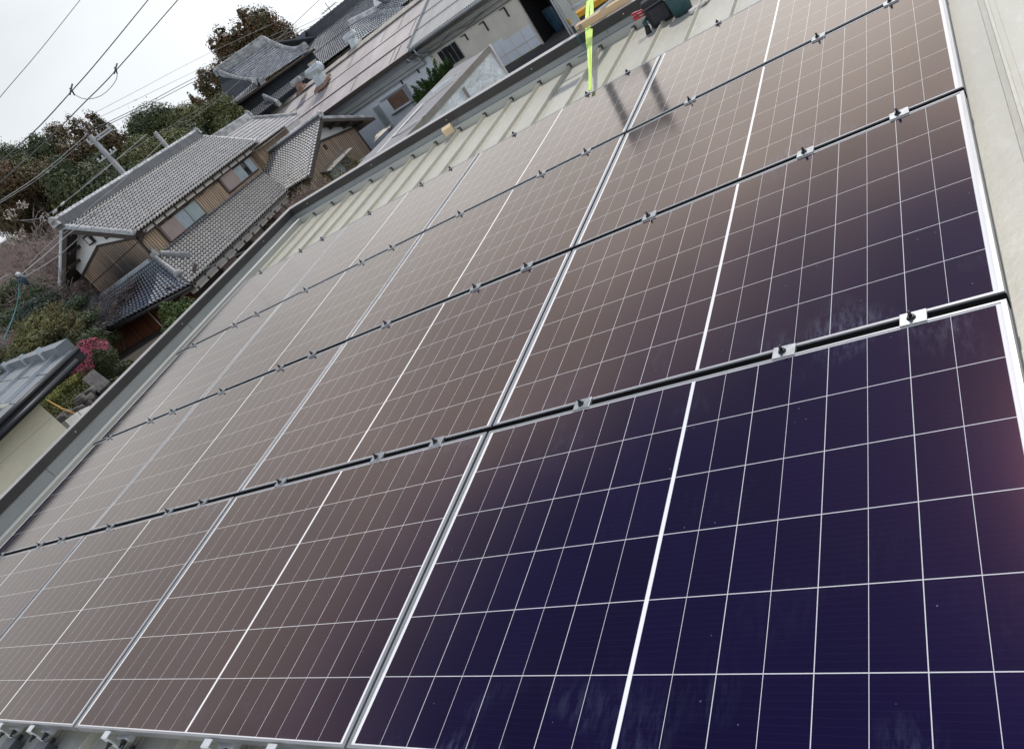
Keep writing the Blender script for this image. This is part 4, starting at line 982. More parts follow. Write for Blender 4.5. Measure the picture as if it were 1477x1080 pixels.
m_ = MB(); FC.box(m_, 10.5, 10.9, -.1, .0, GZ, -1.25); FC.box(m_, 13.55, 14.1, -.16, .0, GZ, -1.35); FC.box(m_, 10.4, 13.2, -.16, -.06, -1.28, -1.2); m_.build('wall_pillar', 'zinc', HC)
m_ = MB(); FC.box(m_, 8, 30, -.35, -.02, -.62, -.30); FC.box(m_, 8, 30, -.30, -.02, -.86, -.66); m_.build('wall_beam', 'zinc', HC)
m_ = MB(); FC.box(m_, 7.75, 31, -1.02, -.95, .04, .28); FC.box(m_, 7.75, 31, -.95, .0, .02, .05); m_.build('eave_fascia', 'timber_dark', HC)
m_ = MB(); FC.box(m_, -9, 7.7, -1.0, .0, .24, .28); m_.build('grey_soffit', 'zinc', HC)
m_ = MB()
m_.tube([FC.w(-9, -1.1, .26), FC.w(7.75, -1.1, .30)], .10, 8); m_.tube([FC.w(-9, -.45, -.30), FC.w(9, -.45, -.20)], .07, 8); m_.tube([FC.w(-9, -.2, -.62), FC.w(9.0, -.2, -.50)], .055, 8); m_.tube([FC.w(-9, -.3, -.05), FC.w(8.5, -.3, .05)], .05, 8)
m_.tube(smooth_path([FC.w(7.4, -1.1, .24), FC.w(7.35, -1.05, -.2), FC.w(7.3, -.5, -.45), FC.w(7.3, -.12, -.8)], 5), .05, 8); m_.tube(smooth_path([FC.w(8.4, -.95, .0), FC.w(8.3, -.8, -.3), FC.w(8.2, -.4, -.45)], 5), .05, 8)
m_.build('gutter_pipes', 'zinc', HC)
for s in (1.0, 2.7, 4.3, 6.0, 8.9, 10.6): 
    m_ = MB(); FC.box(m_, s, s + .05, -.12, -.0, -1.35 if s < 3 else -1.15, -.75); FC.box(m_, s, s + .38, -.12, -.06, -.79, -.74); m_.build('pipe_bracket', 'timber_dark', HC)
m_ = MB(); m_.tube(smooth_path([FC.w(8.2, -.5, -.1), FC.w(6.5, -.42, -.5), FC.w(4.8, -.5, -.22), FC.w(3.4, -.42, -.45), FC.w(1.8, -.45, -.25)], 6), .025, 5); m_.build('slack_cable', 'wire', HC)
# blue tarp heap in the dark opening
m_ = MB(); rounded_bag(m_, 0, 0, 0, 1.0, .8, 1.5, .8, 0, .2, (.1, 0)); o = MB()
for p in m_.v: pass
o.add([tuple(FC.w(-.75 + p[0], 1.4 + p[1], GZ + .05 + p[2])) for p in m_.v], m_.f, 0, True)
tag(o.build('covered_heap', 'blue_tarp', None, FC.w(-.75, 1.4, GZ)), 'heap under a dark blue sheet inside the dark garage opening', 'heap')
# roof ventilators
def ventilator(u, v, d, sc, label, rusty):
    b_ = at_d(u, v, d); t = thing('roof_ventilator', label, 'ventilator', b_, 'ventilators on the workshop ridge')
    ca = np.append(cA, 0); cm = np.append(cM, 0); z = np.array((0, 0, 1.))
    q = MB(); q.box8([b_ - ca * .5 * sc - cm * .45 * sc - z * .5 * sc, b_ + ca * .5 * sc - cm * .45 * sc - z * .5 * sc, b_ + ca * .5 * sc + cm * .4 * sc - z * .5 * sc, b_ - ca * .5 * sc + cm * .4 * sc - z * .5 * sc,
                      b_ - ca * .36 * sc - cm * .25 * sc + z * .42 * sc, b_ + ca * .36 * sc - cm * .25 * sc + z * .42 * sc, b_ + ca * .36 * sc + cm * .25 * sc + z * .42 * sc, b_ - ca * .36 * sc + cm * .25 * sc + z * .42 * sc])
    q.build('vent_base', 'rust' if rusty == 2 else 'vent_metal', t)
    q = MB(); q.tube([b_ - ca * .85 * sc + z * .62 * sc, b_ - ca * .8 * sc + z * .62 * sc, b_ + ca * .8 * sc + z * .62 * sc, b_ + ca * .85 * sc + z * .62 * sc], [.34 * sc, .38 * sc, .38 * sc, .34 * sc], 14); q.build('vent_hood', 'vent_metal' if rusty < 2 else 'ridge_mortar', t)
    q = MB(); q.box8([b_ - ca * .75 * sc - cm * .8 * sc - z * .75 * sc, b_ + ca * .75 * sc - cm * .8 * sc - z * .75 * sc, b_ + ca * .75 * sc + cm * .5 * sc - z * .35 * sc, b_ - ca * .75 * sc + cm * .5 * sc - z * .35 * sc,
                      b_ - ca * .7 * sc - cm * .75 * sc - z * .55 * sc, b_ + ca * .7 * sc - cm * .75 * sc - z * .55 * sc, b_ + ca * .7 * sc + cm * .45 * sc - z * .15 * sc, b_ - ca * .7 * sc + cm * .45 * sc - z * .15 * sc]); q.build('vent_skirt', 'rust' if rusty else 'lichen', t)
ventilator(461, 112, 63, .95, 'largest pale ventilator on the brown workshop ridge, with a rust stained skirt', 1)
ventilator(432, 124, 66, .62, 'small rust stained ventilator left of the largest one on the workshop ridge', 2)
ventilator(510, 60, 63, .68, 'pale round hooded ventilator higher up the brown workshop ridge', 0)

# ------------------------------------------------------------------ the temple-like hall behind the workshop
def patch_from(mb_, e0, e1, t1, t0, nu, nv, sag=0.0, amp=1.4, step=.06): tile_patch(mb_, e0, e1, t1, t0, nu, nv, amp, step, sag)
zD = 6.1
RL = at_d(318, 107.5, 83); RR = at_d(385, 61.5, 81)
E0 = at_d(374, 120, 75); E1 = at_d(452, 68, 74)
rdir = (RR - RL); rdir[2] = 0; rdir /= np.linalg.norm(rdir); back = np.array((-rdir[1], rdir[0], 0.));
if back @ np.array((0, 1., 0)) < 0: back = -back
HD = thing('temple_hall', 'temple like hall with curved grey tiled hip and gable roof beside a tall cedar', 'hall', (RL + E0) / 2 * np.array((1, 1, 0)) + np.array((0, 0, GZ)))
S0 = at_d(306, 172, 76); S1 = at_d(371, 127, 74.5)
m_ = MB()
patch_from(m_, E0, E1, RR, RL, 34, 18, .35)
rD = m_.build('main_roof', 'tile_far', HD); ORG[rD.name] = ORG[HD.name]
# a matching far slope so that the roof has volume
Bk0, Bk1 = E0 + 2 * (((RL - E0) * np.array((1, 1, 0))) @ back) * back, E1 + 2 * (((RR - E1) * np.array((1, 1, 0))) @ back) * back
m_ = MB(); m_.slab([Bk0, Bk1, RR, RL], .15, 0, np.cross(Bk1 - Bk0, RL - Bk0) * (1 if np.cross(Bk1 - Bk0, RL - Bk0)[2] > 0 else -1)); m_.build('back_roof', 'tile_dark', HD)
m_ = MB(); ridge(m_, RL, RR, .5, .55, .16, .4); ridge(m_, RL + np.array((0, 0, .1)), E0 + rdir * .3, .4, .28, .14, .4, 0, None, .45); ridge(m_, RR + np.array((0, 0, .05)), E1 - rdir * .5 + np.array((0, 0, .25)), .42, .35, .16, .4, 0, None, .75)
end_tile(m_, RL - rdir * .2 + np.array((0, 0, .4)), -rdir, .3, .25); end_tile(m_, E0 + rdir * .25 + (E0 - RL) * .02 + np.array((0, 0, .1)), (E0 - RL), .25, .25)
m_.build('ridge_tiles', 'ridge_mortar', rD)
# gable triangle and the skirt roof of the left end
Rb = RL + back * 2.2 - np.array((0, 0, 1.3))
m_ = MB(); A_ = RL - rdir * .15 - np.array((0, 0, .1)); B_ = E0 - rdir * .3 + np.array((0, 0, .15)); C_ = at_d(322, 157, 79)
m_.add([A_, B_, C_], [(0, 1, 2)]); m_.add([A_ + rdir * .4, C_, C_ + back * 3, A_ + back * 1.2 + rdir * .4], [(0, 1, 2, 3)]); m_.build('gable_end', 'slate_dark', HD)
m_ = MB(); tile_patch(m_, S0, S1, E0 - rdir * .25 + np.array((0, 0, .25)), C_, 22, 9, 1.3, .06, .08); m_.build('end_skirt_roof', 'tile_far', rD)
m_ = MB(); ridge(m_, S1 + np.array((0, 0, .15)), E0 - rdir * .2 + np.array((0, 0, .35)), .35, .25, .14, .4); ridge(m_, A_ - np.array((0, 0, .5)), B_ - np.array((0, 0, .35)), .18, .05, .08, .4, 0, None, .35); m_.build('corner_ridge', 'ridge_mortar', rD)
# walls set back under the eave with light plaster panels between dark posts
ev_ = [S0, S1 + (E0 - S1) * .3, E1 - (E1 - E0) * .1]
wl_ = [e + back * .9 - (0, 0, .15) for e in ev_]
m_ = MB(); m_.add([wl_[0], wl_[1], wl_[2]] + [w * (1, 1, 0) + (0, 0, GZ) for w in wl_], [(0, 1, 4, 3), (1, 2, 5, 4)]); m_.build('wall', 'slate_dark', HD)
nrm = -back
m_ = MB()
for i in range(9):
    f0_, f1_ = (i + .12) / 9, (i + .9) / 9
    def wp(f): return wl_[0] + (wl_[2] - wl_[0]) * f
    a_, b2 = wp(f0_) * (1, 1, 1) - back * .06, wp(f1_) - back * .06
    m_.add([a_ - (0, 0, 1.05), b2 - (0, 0, 1.05), b2 - (0, 0, .68), a_ - (0, 0, .68)], [(0, 1, 2, 3)])
m_.build('plaster_panels', 'plaster_grey', HD)
m_ = MB(); m_.tube([S0 - (0, 0, .2), ev_[1] - (0, 0, .2), E1 - (0, 0, .2)], .12, 6)
m_.add([ev_[0] - (0, 0, .12), ev_[1] - (0, 0, .12), ev_[2] - (0, 0, .12)] + wl_, [(0, 1, 4, 3), (1, 2, 5, 4)]); m_.build('eave_boarding', 'timber_dark', HD)
L0 = at_d(345, 188, 70); L1 = at_d(446, 110, 68); L2 = at_d(453, 93, 72.5); L3 = at_d(348, 171, 74)
m_ = MB(); tile_patch(m_, L0 - nrm * 0, L1, L2, L3, 30, 8, 1.4, .06); m_.build('lean_to_roof', 'tile_dark', HD)
m_ = MB(); P0 = at_d(383, 142, 72); P1 = at_d(404, 152, 68.5); ridge(m_, P1, P0, .35, .25, .14, .4); m_.build('lean_to_ridge', 'ridge_mortar', HD)

# the long hall right of it
zE2_ = at_y(458, 49, 66)[2]
T0 = at_y(437, 66, 66); T1 = at_y(552, -24, 66)
Q0 = at_y(432, 118, 59); Q1 = at_y(622, -24, 59)
HE = thing('long_hall', 'long hall with steep speckled grey tiled roof and dark thick ridge', 'hall', np.array(((T0 + Q1)[0] / 2, (T0 + Q1)[1] / 2, GZ)))
m_ = MB(); tile_patch(m_, Q0, Q1, T1, T0, 64, 26, 1.4, .06); rE = m_.build('front_roof', 'tile_far', HE); ORG[rE.name] = ORG[HE.name]
m_ = MB(); ridge(m_, T0, T1, .6, .62, .2, .5); m_.build('ridge_tiles', 'tile_dark', rE)
bk_ = np.array((-(T1 - T0)[1], (T1 - T0)[0], 0)); bk_ /= np.linalg.norm(bk_); bk_ = bk_ if bk_[1] > 0 else -bk_
m_ = MB(); m_.slab([T0, T1, T1 + bk_ * 6 - (0, 0, 4.5), T0 + bk_ * 6 - (0, 0, 4.5)], .15); m_.build('rear_roof', 'tile_dark', HE)
m_ = MB(); m_.add([Q0 - (0, 0, .2), Q1 - (0, 0, .2), Q1 * (1, 1, 0) + (0, 0, GZ), Q0 * (1, 1, 0) + (0, 0, GZ)], [(0, 1, 2, 3)]); m_.add([T0, Q0, Q0 * (1, 1, 0) + (0, 0, GZ), (T0 + bk_ * 6) * (1, 1, 0) + (0, 0, GZ), T0 + bk_ * 6 - (0, 0, 4.5)], [(0, 1, 2, 3, 4)]); m_.build('wall', 'timber_dark', HE)
m_ = MB()
for f in (.45,):
    a_ = Q0 * (1 - f) + T0 * f; b2 = Q1 * (1 - f) + T1 * f; m_.beam(a_ + (0, 0, .08), b2 + (0, 0, .08), .05, .05)
m_.build('snow_bar', 'timber_dark', rE)
# lower side roof at its right end
K0_ = at_y(505, 36, 61); K1_ = at_y(545, 16, 61); K2_ = at_y(592, 8, 57.5); K3_ = at_y(508, 66, 57.5)
m_ = MB(); tile_patch(m_, K3_, K2_, K1_, K0_, 22, 10, 1.3, .06); ridge(m_, K0_, K1_, .3, .25, .13, .4); m_.build('side_roof', 'tile_far', HE)
# small lantern turret at the left end of the ridge
lc = at_d(443, 64, np.linalg.norm(T0 - EYE) - .5); rd = (T1 - T0); rd[2] = 0; rd /= np.linalg.norm(rd); bk2 = np.cross((0, 0, 1.), rd)
m_ = MB(); m_.obox(lc - rd * .55 - bk2 * .5 - (0, 0, 1.4), rd * 1.1, bk2 * 1.0, (0, 0, 1.9)); ltn = m_.build('smoke_turret', 'dark_metal', HE); ORG[ltn.name] = ORG[HE.name]
m_ = MB(); tz_ = lc + (0, 0, .5)
m_.slab([tz_ - rd * .85 - bk2 * .8, tz_ + rd * .85 - bk2 * .8, tz_ + rd * .85 + (0, 0, .55), tz_ - rd * .85 + (0, 0, .55)], .1); m_.slab([tz_ + rd * .85 + bk2 * .8, tz_ - rd * .85 + bk2 * .8, tz_ - rd * .85 + (0, 0, .55), tz_ + rd * .85 + (0, 0, .55)], .1); m_.build('turret_roof', 'tile_dark', ltn)
m_ = MB(); m_.obox(lc - rd * .4 - bk2 * .52 - (0, 0, .5), rd * .8, -bk2 * .03, (0, 0, .8)); m_.build('turret_screen', 'zinc', ltn)
# white gabled house at the top edge
HG = thing('white_gabled_house', 'partly hidden house with white gable and dark tiled roof at the top of the picture', 'house', at_z(560, 10, GZ) * (1, 1, 0) + (0, 0, GZ))
g0 = at_y(538, 0, 62); g1 = at_y(592, -5, 62); g2 = at_y(588, 14, 62); g3 = at_y(541, 16, 62); g4 = at_y(556, -30, 62); 
m_ = MB(); m_.slab([g3, g2, g1, g4, g0], .4, 0, (0, -1, .0)); m_.slab([g3 * (1, 1, 0) + (0, 0, GZ), g2 * (1, 1, 0) + (0, 0, GZ), g2, g3], .3, 0, (0, -1, 0)); m_.build('gable_wall', 'plaster_white', HG)
m_ = MB(); q0 = at_y(533, -2, 61.2); q1 = at_y(578, 13, 61.2); q2 = at_y(600, -4, 61.2); q3 = at_y(550, -40, 61.2)
tile_patch(m_, q1, q2 + (0, 0, .2), q2 + (0, 3.5, 1.8), q3 + (0, 3, 1.5), 14, 8); m_.beam(q0 + (0, 0, .5), q1, .3, .25); m_.beam(q3 + (0, 0, .5), q0 + (0, 0, .5), .3, .3); m_.build('roof', 'tile_dark', HG)
# antenna on the long hall
ab = at_d(488, 32, np.linalg.norm(T0 * .6 + T1 * .4 - EYE)); at_ = thing('roof_antenna', 'thin dark television antenna above the long hall ridge', 'antenna', ab)
m_ = MB(); m_.tube([ab - (0, 0, .5), ab + (0, 0, 2.0)], .035, 6); m_.build('mast', 'wire', at_)
m_ = MB(); m_.tube([ab + (0, 0, 1.4) - rd * 1.1, ab + (0, 0, 1.4) + rd * 1.1], .03, 5)
for i in range(7): c_ = ab + (0, 0, 1.4) + rd * (-1.0 + i * .33); m_.tube([c_ - bk2 * .45 + (0, 0, .1), c_ + bk2 * .45 - (0, 0, .1)], .02, 4)
m_.build('antenna_rods', 'wire', at_)

# ------------------------------------------------------------------ shed with grey felt roof and white tarpaulin side
xF = -14.0
f0, f1 = at_x(703, 70, xF), at_x(570, 216, xF)
f1 = f0 + (f1 - f0) * 1.35
HF = thing('tarpaulin_shed', 'low shed with flat grey roof, white strips and a white tarpaulin side', 'shed', (xF - 2, 20, GZ))
wv = np.array((-1., .12, 0)); wv /= np.linalg.norm(wv)
l0 = at_z(655, 96, f0[2] - .10); l1 = at_z(534, 217, f1[2] - .10)
zf = lambda p, z: np.array((p[0], p[1], z))
r0, r1 = f0, f1
far_l = at_z(650, 101, f0[2] - .25); near_l = at_z(500, 255, f1[2] - .0)
near_r = f1
m_ = MB(); m_.slab([near_r, f0, far_l, near_l], .10, 0, (0, 0, 1)); rF = m_.build('roof', 'felt_grey', HF); ORG[rF.name] = ORG[HF.name]
def on_shed(u, v): 
    n = np.cross(f0 - near_r, far_l - near_r); n /= np.linalg.norm(n); return at_pl(u, v, near_r + n * (.05 if n[2] > 0 else -.05), n)
def shed_strip(a, b, w=.13):
    pa, pb_ = on_shed(*a), on_shed(*b); d_ = (pb_ - pa); d_ /= np.linalg.norm(d_); sd = np.cross(d_, (0, 0, 1.)); sd /= np.linalg.norm(sd)
    q = MB(); q.obox(pa - sd * w / 2, pb_ - pa, sd * w, np.array((0, 0, .02))); q.build('roof_strip', 'strip_white', rF)
shed_strip((668, 104), (614, 146)); shed_strip((610, 150), (545, 221), .15); shed_strip((614, 166), (556, 205), .10); shed_strip((556, 205), (520, 232), .10); shed_strip((662, 112), (655, 117), .1)
m_ = MB(); m_.beam(f0 + (.05, 0, -.05), f1 + (.05, 0, -.05), .10, .20); m_.build('edge_board', 'strip_brown', HF)
m_ = MB(); N = 40; vs = []
for i in range(N + 1):
    t = i / N; p = f0 * (1 - t) + f1 * t
    for j in range(13):
        s = j / 12; z = (p[2] - .12) * (1 - s) + GZ * s
        bul = .10 * math.sin(s * math.pi) * math.sin(t * 23 + 2 * s) + .05 * math.sin(t * 61 + s * 7) * s
        vs.append((p[0] + .02 + bul, p[1], z))
m_.add(vs, [(i * 13 + j, (i + 1) * 13 + j, (i + 1) * 13 + j + 1, i * 13 + j + 1) for i in range(N) for j in range(12)], 0, True); m_.build('tarpaulin', 'tarp_white', HF)
m_ = MB(); vs = []
for i in range(13):
    t = i / 12; p = f0 + wv * 3.0 * t
    for j in range(13):
        s = j / 12; z = (f0[2] - .12) * (1 - s) + GZ * s; vs.append((p[0], f0[1] + .05 * math.sin(9 * t + 5 * s), z))
m_.add(vs, [(i * 13 + j, (i + 1) * 13 + j, (i + 1) * 13 + j + 1, i * 13 + j + 1) for i in range(12) for j in range(12)], 0, True); m_.build('end_sheet', 'tarp_white', HF)
m_ = MB()
pp = at_x(667, 127, xF + .14); m_.box(xF + .13, xF + .19, pp[1] - .06, pp[1] + .06, GZ, pp[2]); m_.build('post', 'strip_brown', HF)
m_ = MB(); m_.tube([f0 + (.1, .05, .06), f0 + (.1, .05, GZ - f0[2])], .06, 8); m_.build('corner_pipe', 'plaster_grey', HF)

# little lean-to with corrugated brown roof in front of the workshop wall
nO = at_z(575, 175, -2.5)
HL = thing('brown_lean_to', 'small shed with corrugated brown roof between the board gable and green bush', 'shed', nO * (1, 1, 0) + (0, 0, GZ))
k0, k1, k2, k3 = at_z(548, 184, -2.95), at_z(589, 158, -2.95), at_z(602, 142, -2.35), at_z(567, 165, -2.35)
m_ = MB(); n = 60; vs = []
for i in range(n + 1):
    t = i / n; h = .03 * math.sin(i * math.pi / 2); vs += [k0 * (1 - t) + k1 * t + (0, 0, h), k3 * (1 - t) + k2 * t + (0, 0, h)]
m_.add(vs, [(2 * i, 2 * i + 1, 2 * i + 3, 2 * i + 2) for i in range(n)]); m_.build('roof', 'rust_roof' if False else 'strip_brown', HL)
m_ = MB(); m_.beam(k0 - (0, 0, .08), k1 - (0, 0, .08), .08, .2); m_.build('green_fascia', 'leaf_shrub', HL)
m_ = MB(); m_.add([k0 - (0, 0, .1), k1 - (0, 0, .1), k1 * (1, 1, 0) + (0, 0, GZ), k0 * (1, 1, 0) + (0, 0, GZ)], [(0, 1, 2, 3)]); m_.add([k1, k2, k2 * (1, 1, 0) + (0, 0, GZ), k1 * (1, 1, 0) + (0, 0, GZ)], [(0, 1, 2, 3)]); m_.build('wall', 'tarp_white', HL)
y0_, y1_ = at_z(539, 207, -2.75), at_z(566, 178, -2.75)
m_ = MB(); m_.slab([y0_, y1_, at_z(559, 188, -2.6) + (0, .3, 0), at_z(545, 190, -2.6)], .05); tag(m_.build('yellow_sheet', 'beige_siding', None, tuple(y0_)), 'pale yellow sheet lying between the board gable and grey shed roof', 'sheet')

# ------------------------------------------------------------------ beige house at the left edge
xH = -16.0
cT, cB = at_x(46.3, 573.3, xH), at_x(96.3, 617.8, xH)
HH = thing('beige_house', 'beige sided house with dark slate metal roof at the left edge', 'house', (xH, 5, GZ))
gl0, gl1 = at_x(111, 502, xH + .55), at_x(0, 607, xH + .55)
gd_ = gl1 - gl0; gl1 = gl0 + gd_ * 1.8
m_ = MB(); wy = cT[1]
topl = cT + (gl1 - gl0) * 1.0 - np.array((0, 0, .45))
m_.add([(xH, wy, GZ), (xH, wy, cT[2] + .02), (xH, topl[1], topl[2] + .2), (xH, topl[1], GZ)], [(3, 2, 1, 0)]); m_.add([(xH, wy, GZ), (xH - 6, wy, GZ), (xH - 6, wy, cT[2] + .8), (xH, wy, cT[2] + .02)], [(0, 1, 2, 3)]); m_.build('wall', 'beige_siding', HH)
m_ = MB()
for z in (-.45, -.9): m_.box(xH, xH + .004, topl[1], wy - .01, z, z + .012)
m_.build('siding_joint', 'plaster_grey', HH)
rid0 = at_z(93, 500, gl0[2] + .03); rid1 = at_z(-60, 553, gl0[2] + .10)
low1 = gl1; low0 = rid1 + (gl1 - gl0)
m_ = MB(); m_.slab([gl1, gl0, rid1, rid1 + (gl1 - gl0)], .08, 0, (0, 0, 1)); rH = m_.build('roof', 'slate_metal', HH); ORG[rH.name] = ORG[HH.name]
n_r = np.cross(gl0 - gl1, rid1 - gl1); n_r /= np.linalg.norm(n_r); n_r = n_r if n_r[2] > 0 else -n_r
m_ = MB(); vd = (gl1 - gl0) / np.linalg.norm(gl1 - gl0)
for (u, v, u2, v2) in ((86, 511, 0, 590), (53, 522, 0, 570), (20, 533, 0, 552)):
    pa = at_pl(u, v, gl0, n_r); m_ = MB(); m_.beam(pa + n_r * .03, pa + vd * 6 + n_r * .03, .06, .09); m_.build('roof_batten', 'vent_metal', rH)
m_ = MB(); rh = np.linalg.norm(rid1 - gl0)
for i in range(4):
    p = gl0 + vd * (.75 + i * .85) + n_r * .004; m_.beam(p, p + (rid1 - gl0), .02, .012)
m_.build('sheet_joint', 'dark_metal', rH)
m_ = MB(); m_.beam(gl0 + (rid1 - gl0) * .02 + (0, 0, .10), rid1 + (0, 0, .10), .30, .22); m_.build('ridge_cap', 'slate_metal', rH)
m_ = MB()
for (u, v) in ((62, 508), (36, 517), (10, 527)):
    p = at_pl(u, v, gl0 + (0, 0, .2), n_r); m_ = MB(); m_.obox(p - (.04, .1, .16), (.05, 0, 0), (0, .14, 0), (0, 0, .30)); m_.build('ridge_bracket', 'vent_metal', rH)
m_ = MB(); m_.beam(gl0 + (-.05, 0, -.10), gl1 + (-.05, 0, -.10), .16, .24); m_.build('verge_board', 'dark_metal', HH)
m_ = MB(); g0_ = gl0 + (gl1 - gl0) / np.linalg.norm(gl1 - gl0) * .30; m_.tube([g0_ + (.22, .0, -.16), gl1 + (.22, .0, -.16)], .065, 10); m_.tube([gl0 + (.02, .0, -.02), gl1 + (.02, .1, -.02)], .06, 8); m_.slab([gl1 + (0, 0, -.22), gl0 + (0, 0, -.22), gl0 + (-.6, 0, -.2), gl1 + (-.6, 0, -.2)], .03); m_.build('gutter', 'dark_metal', HH)

# ================================================================== VEGETATION
class Leaves:
    """many small leaf faces collected with numpy"""
    def __init__(s): s.V = []; s.n = 0
    def cloud(s, c, rad, n, size, shell=.55, up=.0, wid=.5):
        d = rng.normal(size=(n, 3)); d /= np.linalg.norm(d, axis=1)[:, None]
        r = (rng.random(n) ** (1 / 3.)) * (1 - shell) + shell * (1 - .25 * rng.random(n))
        p = np.array(c) + d * r[:, None] * np.array(rad)
        nn = d + rng.normal(size=(n, 3)) * .55 + (0, 0, .25)
        s.put(p, size, up, None, nn, wid)
    def put(s, p, size, up=0.0, dirs=None, normals=None, wid=.42):
        n = len(p)
        if n == 0: return
        a = rng.normal(size=(n, 3)) if dirs is None else dirs + rng.normal(size=(n, 3)) * .35
        a[:, 2] += up
        if normals is not None: a = np.cross(normals, a)
        a /= np.linalg.norm(a, axis=1)[:, None]
        b = np.cross(a, normals if normals is not None else rng.normal(size=(n, 3))); b /= np.linalg.norm(b, axis=1)[:, None]
        sz = size * (.6 + .8 * rng.random(n))[:, None]
        a = a * sz; b = b * sz * wid
        s.V.append(np.stack([p - a * .5, p + b * .5, p + a * .5, p - b * .5], 1).reshape(-1, 3)); s.n += n
    def build(s, name, mat, parent=None, origin=(0, 0, 0)):
        V = np.concatenate(s.V) if s.V else np.zeros((0, 3))
        og = np.array(ORG[parent.name] if parent else origin, float)
        me = bpy.data.meshes.new(name); n = len(V) // 4
        me.vertices.add(len(V)); me.vertices.foreach_set('co', (V - og).astype(np.float32).ravel())
        me.loops.add(n * 4); me.loops.foreach_set('vertex_index', np.arange(n * 4, dtype=np.int32))
        me.polygons.add(n); me.polygons.foreach_set('loop_start', np.arange(0, n * 4, 4, dtype=np.int32)); me.polygons.foreach_set('loop_total', np.full(n, 4, np.int32))
        me.update(calc_edges=True); me.materials.append(M[mat])
        o = bpy.data.objects.new(name, me); COL.objects.link(o)
        if parent: o.parent = parent
        else: o.location = og
        return o
def tree(name, label, base, h, w, leaf, kind='broad', n=2600, size=.34, group='trees on the wooded slope', cat='tree', bark='bark', low=.12):
    base = np.array(base, float); t = thing(name, label, cat, base, group)
    m_ = MB(); lean = rng.normal(size=2) * .03 * h
    trunk = [base - (0, 0, .4), base + (lean[0] * .3, lean[1] * .3, h * .4), base + (lean[0], lean[1], h * .9)]
    m_.tube(smooth_path(trunk, 4), list(np.linspace(.026 * h, .006 * h, 9)), 7)
    lv = Leaves(); top = base + (lean[0], lean[1], 0)
    blobs = []
    if kind == 'cedar':
        k = int(9 + h * .8)
        for i in range(k * 2):
            f = low + (1 - low) * (i / (k * 2)) ; R_ = w / 2 * (1 - f) ** .62 * (.75 + .5 * rng.random()) + .12 * w / 2
            an = rng.random() * 6.283; q = R_ * (.35 + .5 * rng.random())
            blobs.append((top + (math.cos(an) * q, math.sin(an) * q, h * f), np.array((R_ * .62, R_ * .62, h * .07 + R_ * .32))))
        blobs.append((top + (0, 0, h * .93), np.array((w * .07, w * .07, h * .07))))
    else:
        for i in range(15):
            an = rng.random() * 6.283; f = low + .16 + (.80 - low) * rng.random(); rr = w / 2 * math.sqrt(max(.05, 1 - ((f - .55) / .55) ** 2)) * (.55 + .4 * rng.random())
            blobs.append((top + (math.cos(an) * rr * .8, math.sin(an) * rr * .8, h * f * .93), np.array((w * .2, w * .2, h * .115)) * (.75 + .6 * rng.random())))
        for i in range(3): blobs.append((top + rng.normal(size=3) * (w * .1, w * .1, 0) + (0, 0, h * (.80 + .05 * i)), np.array((w * .15, w * .15, h * .08))))
    vol = sum(np.prod(b[1]) ** (2 / 3) for b in blobs)
    for c_, r_ in blobs:
        m_.tube([top + (0, 0, max(.1 * h, c_[2] - base[2] - h * .16)), c_], [.007 * h, .002 * h], 4)
        k = int(n * np.prod(r_) ** (2 / 3) / vol); lv.cloud(c_, r_, k, size, .5)
        lv.cloud(c_, r_ * .72, max(6, k // 7), size * 2.4, .4, 0, .8)
        d = rng.normal(size=(max(3, k // 30), 3)); d /= np.linalg.norm(d, axis=1)[:, None]; lv.put(c_ + d * r_ * (1.0 + .22 * rng.random((len(d), 1))), size * .8)
    m_.build('trunk', bark, t); lv.build('crown', leaf, t)
    return t
def bare_tree(label, base, h, w, mat, n=420, group='bare trees on the slope', cat='tree', name='bare_tree', lean=(0, 0), rad=1.0):
    base = np.array(base, float); t = thing(name, label, cat, base, group); m_ = MB(); cnt = 0
    st = [(base - (0, 0, .3), np.array((lean[0], lean[1], 1.)), h * .34, .018 * h * rad, 0)]
    for j in range(3): st.append((base - (0, 0, .2), np.array((rng.normal() * .45, rng.normal() * .45, 1.)), h * .38, .012 * h * rad, 0))
    tw = MB()
    while st and cnt < n:
        p, d, ln, r_, lv_ = st.pop(0); d = d / np.linalg.norm(d); e = p + d * ln; mid_ = p + d * ln * .5 + rng.normal(size=3) * ln * .06
        (m_ if lv_ < 2 else tw).tube([p, mid_, e], [r_, r_ * .8, r_ * .62], 5 if lv_ < 2 else 3, 0, False); cnt += 1
        if r_ < .0022 * h and lv_ > 4: continue
        for j in range(3 if lv_ < 4 else 2):
            s = p + (e - p) * (.45 + .55 * rng.random()); nd = d + rng.normal(size=3) * (.55, .55, .32) + np.array((0, 0, .12))
            nd[:2] *= w / h * 1.3; st.append((s, nd, ln * (.62 + .22 * rng.random()), max(r_ * .58, .0145), lv_ + 1))
    m_.build('trunk', 'bark_grey', t); tw.build('twigs', mat, t)
    return t
def ground_at(u, v, d):
    p = at_d(u, v, d); return p
def put_tree(u, v, d, w, leaf, kind, label, n=2600, size=.36, name=None, hmax=None, group='trees on the wooded slope', **kw):
    top = at_d(u, v, d); zb_ = float(hill_z(top[0], top[1])); h = top[2] - zb_
    if hmax and h > hmax: zb_ = top[2] - hmax; h = hmax
    return tree(name or ('cedar_tree' if kind == 'cedar' else 'broadleaf_tree'), label, (top[0], top[1], zb_), h, w, leaf, kind, n, size, group, **kw)
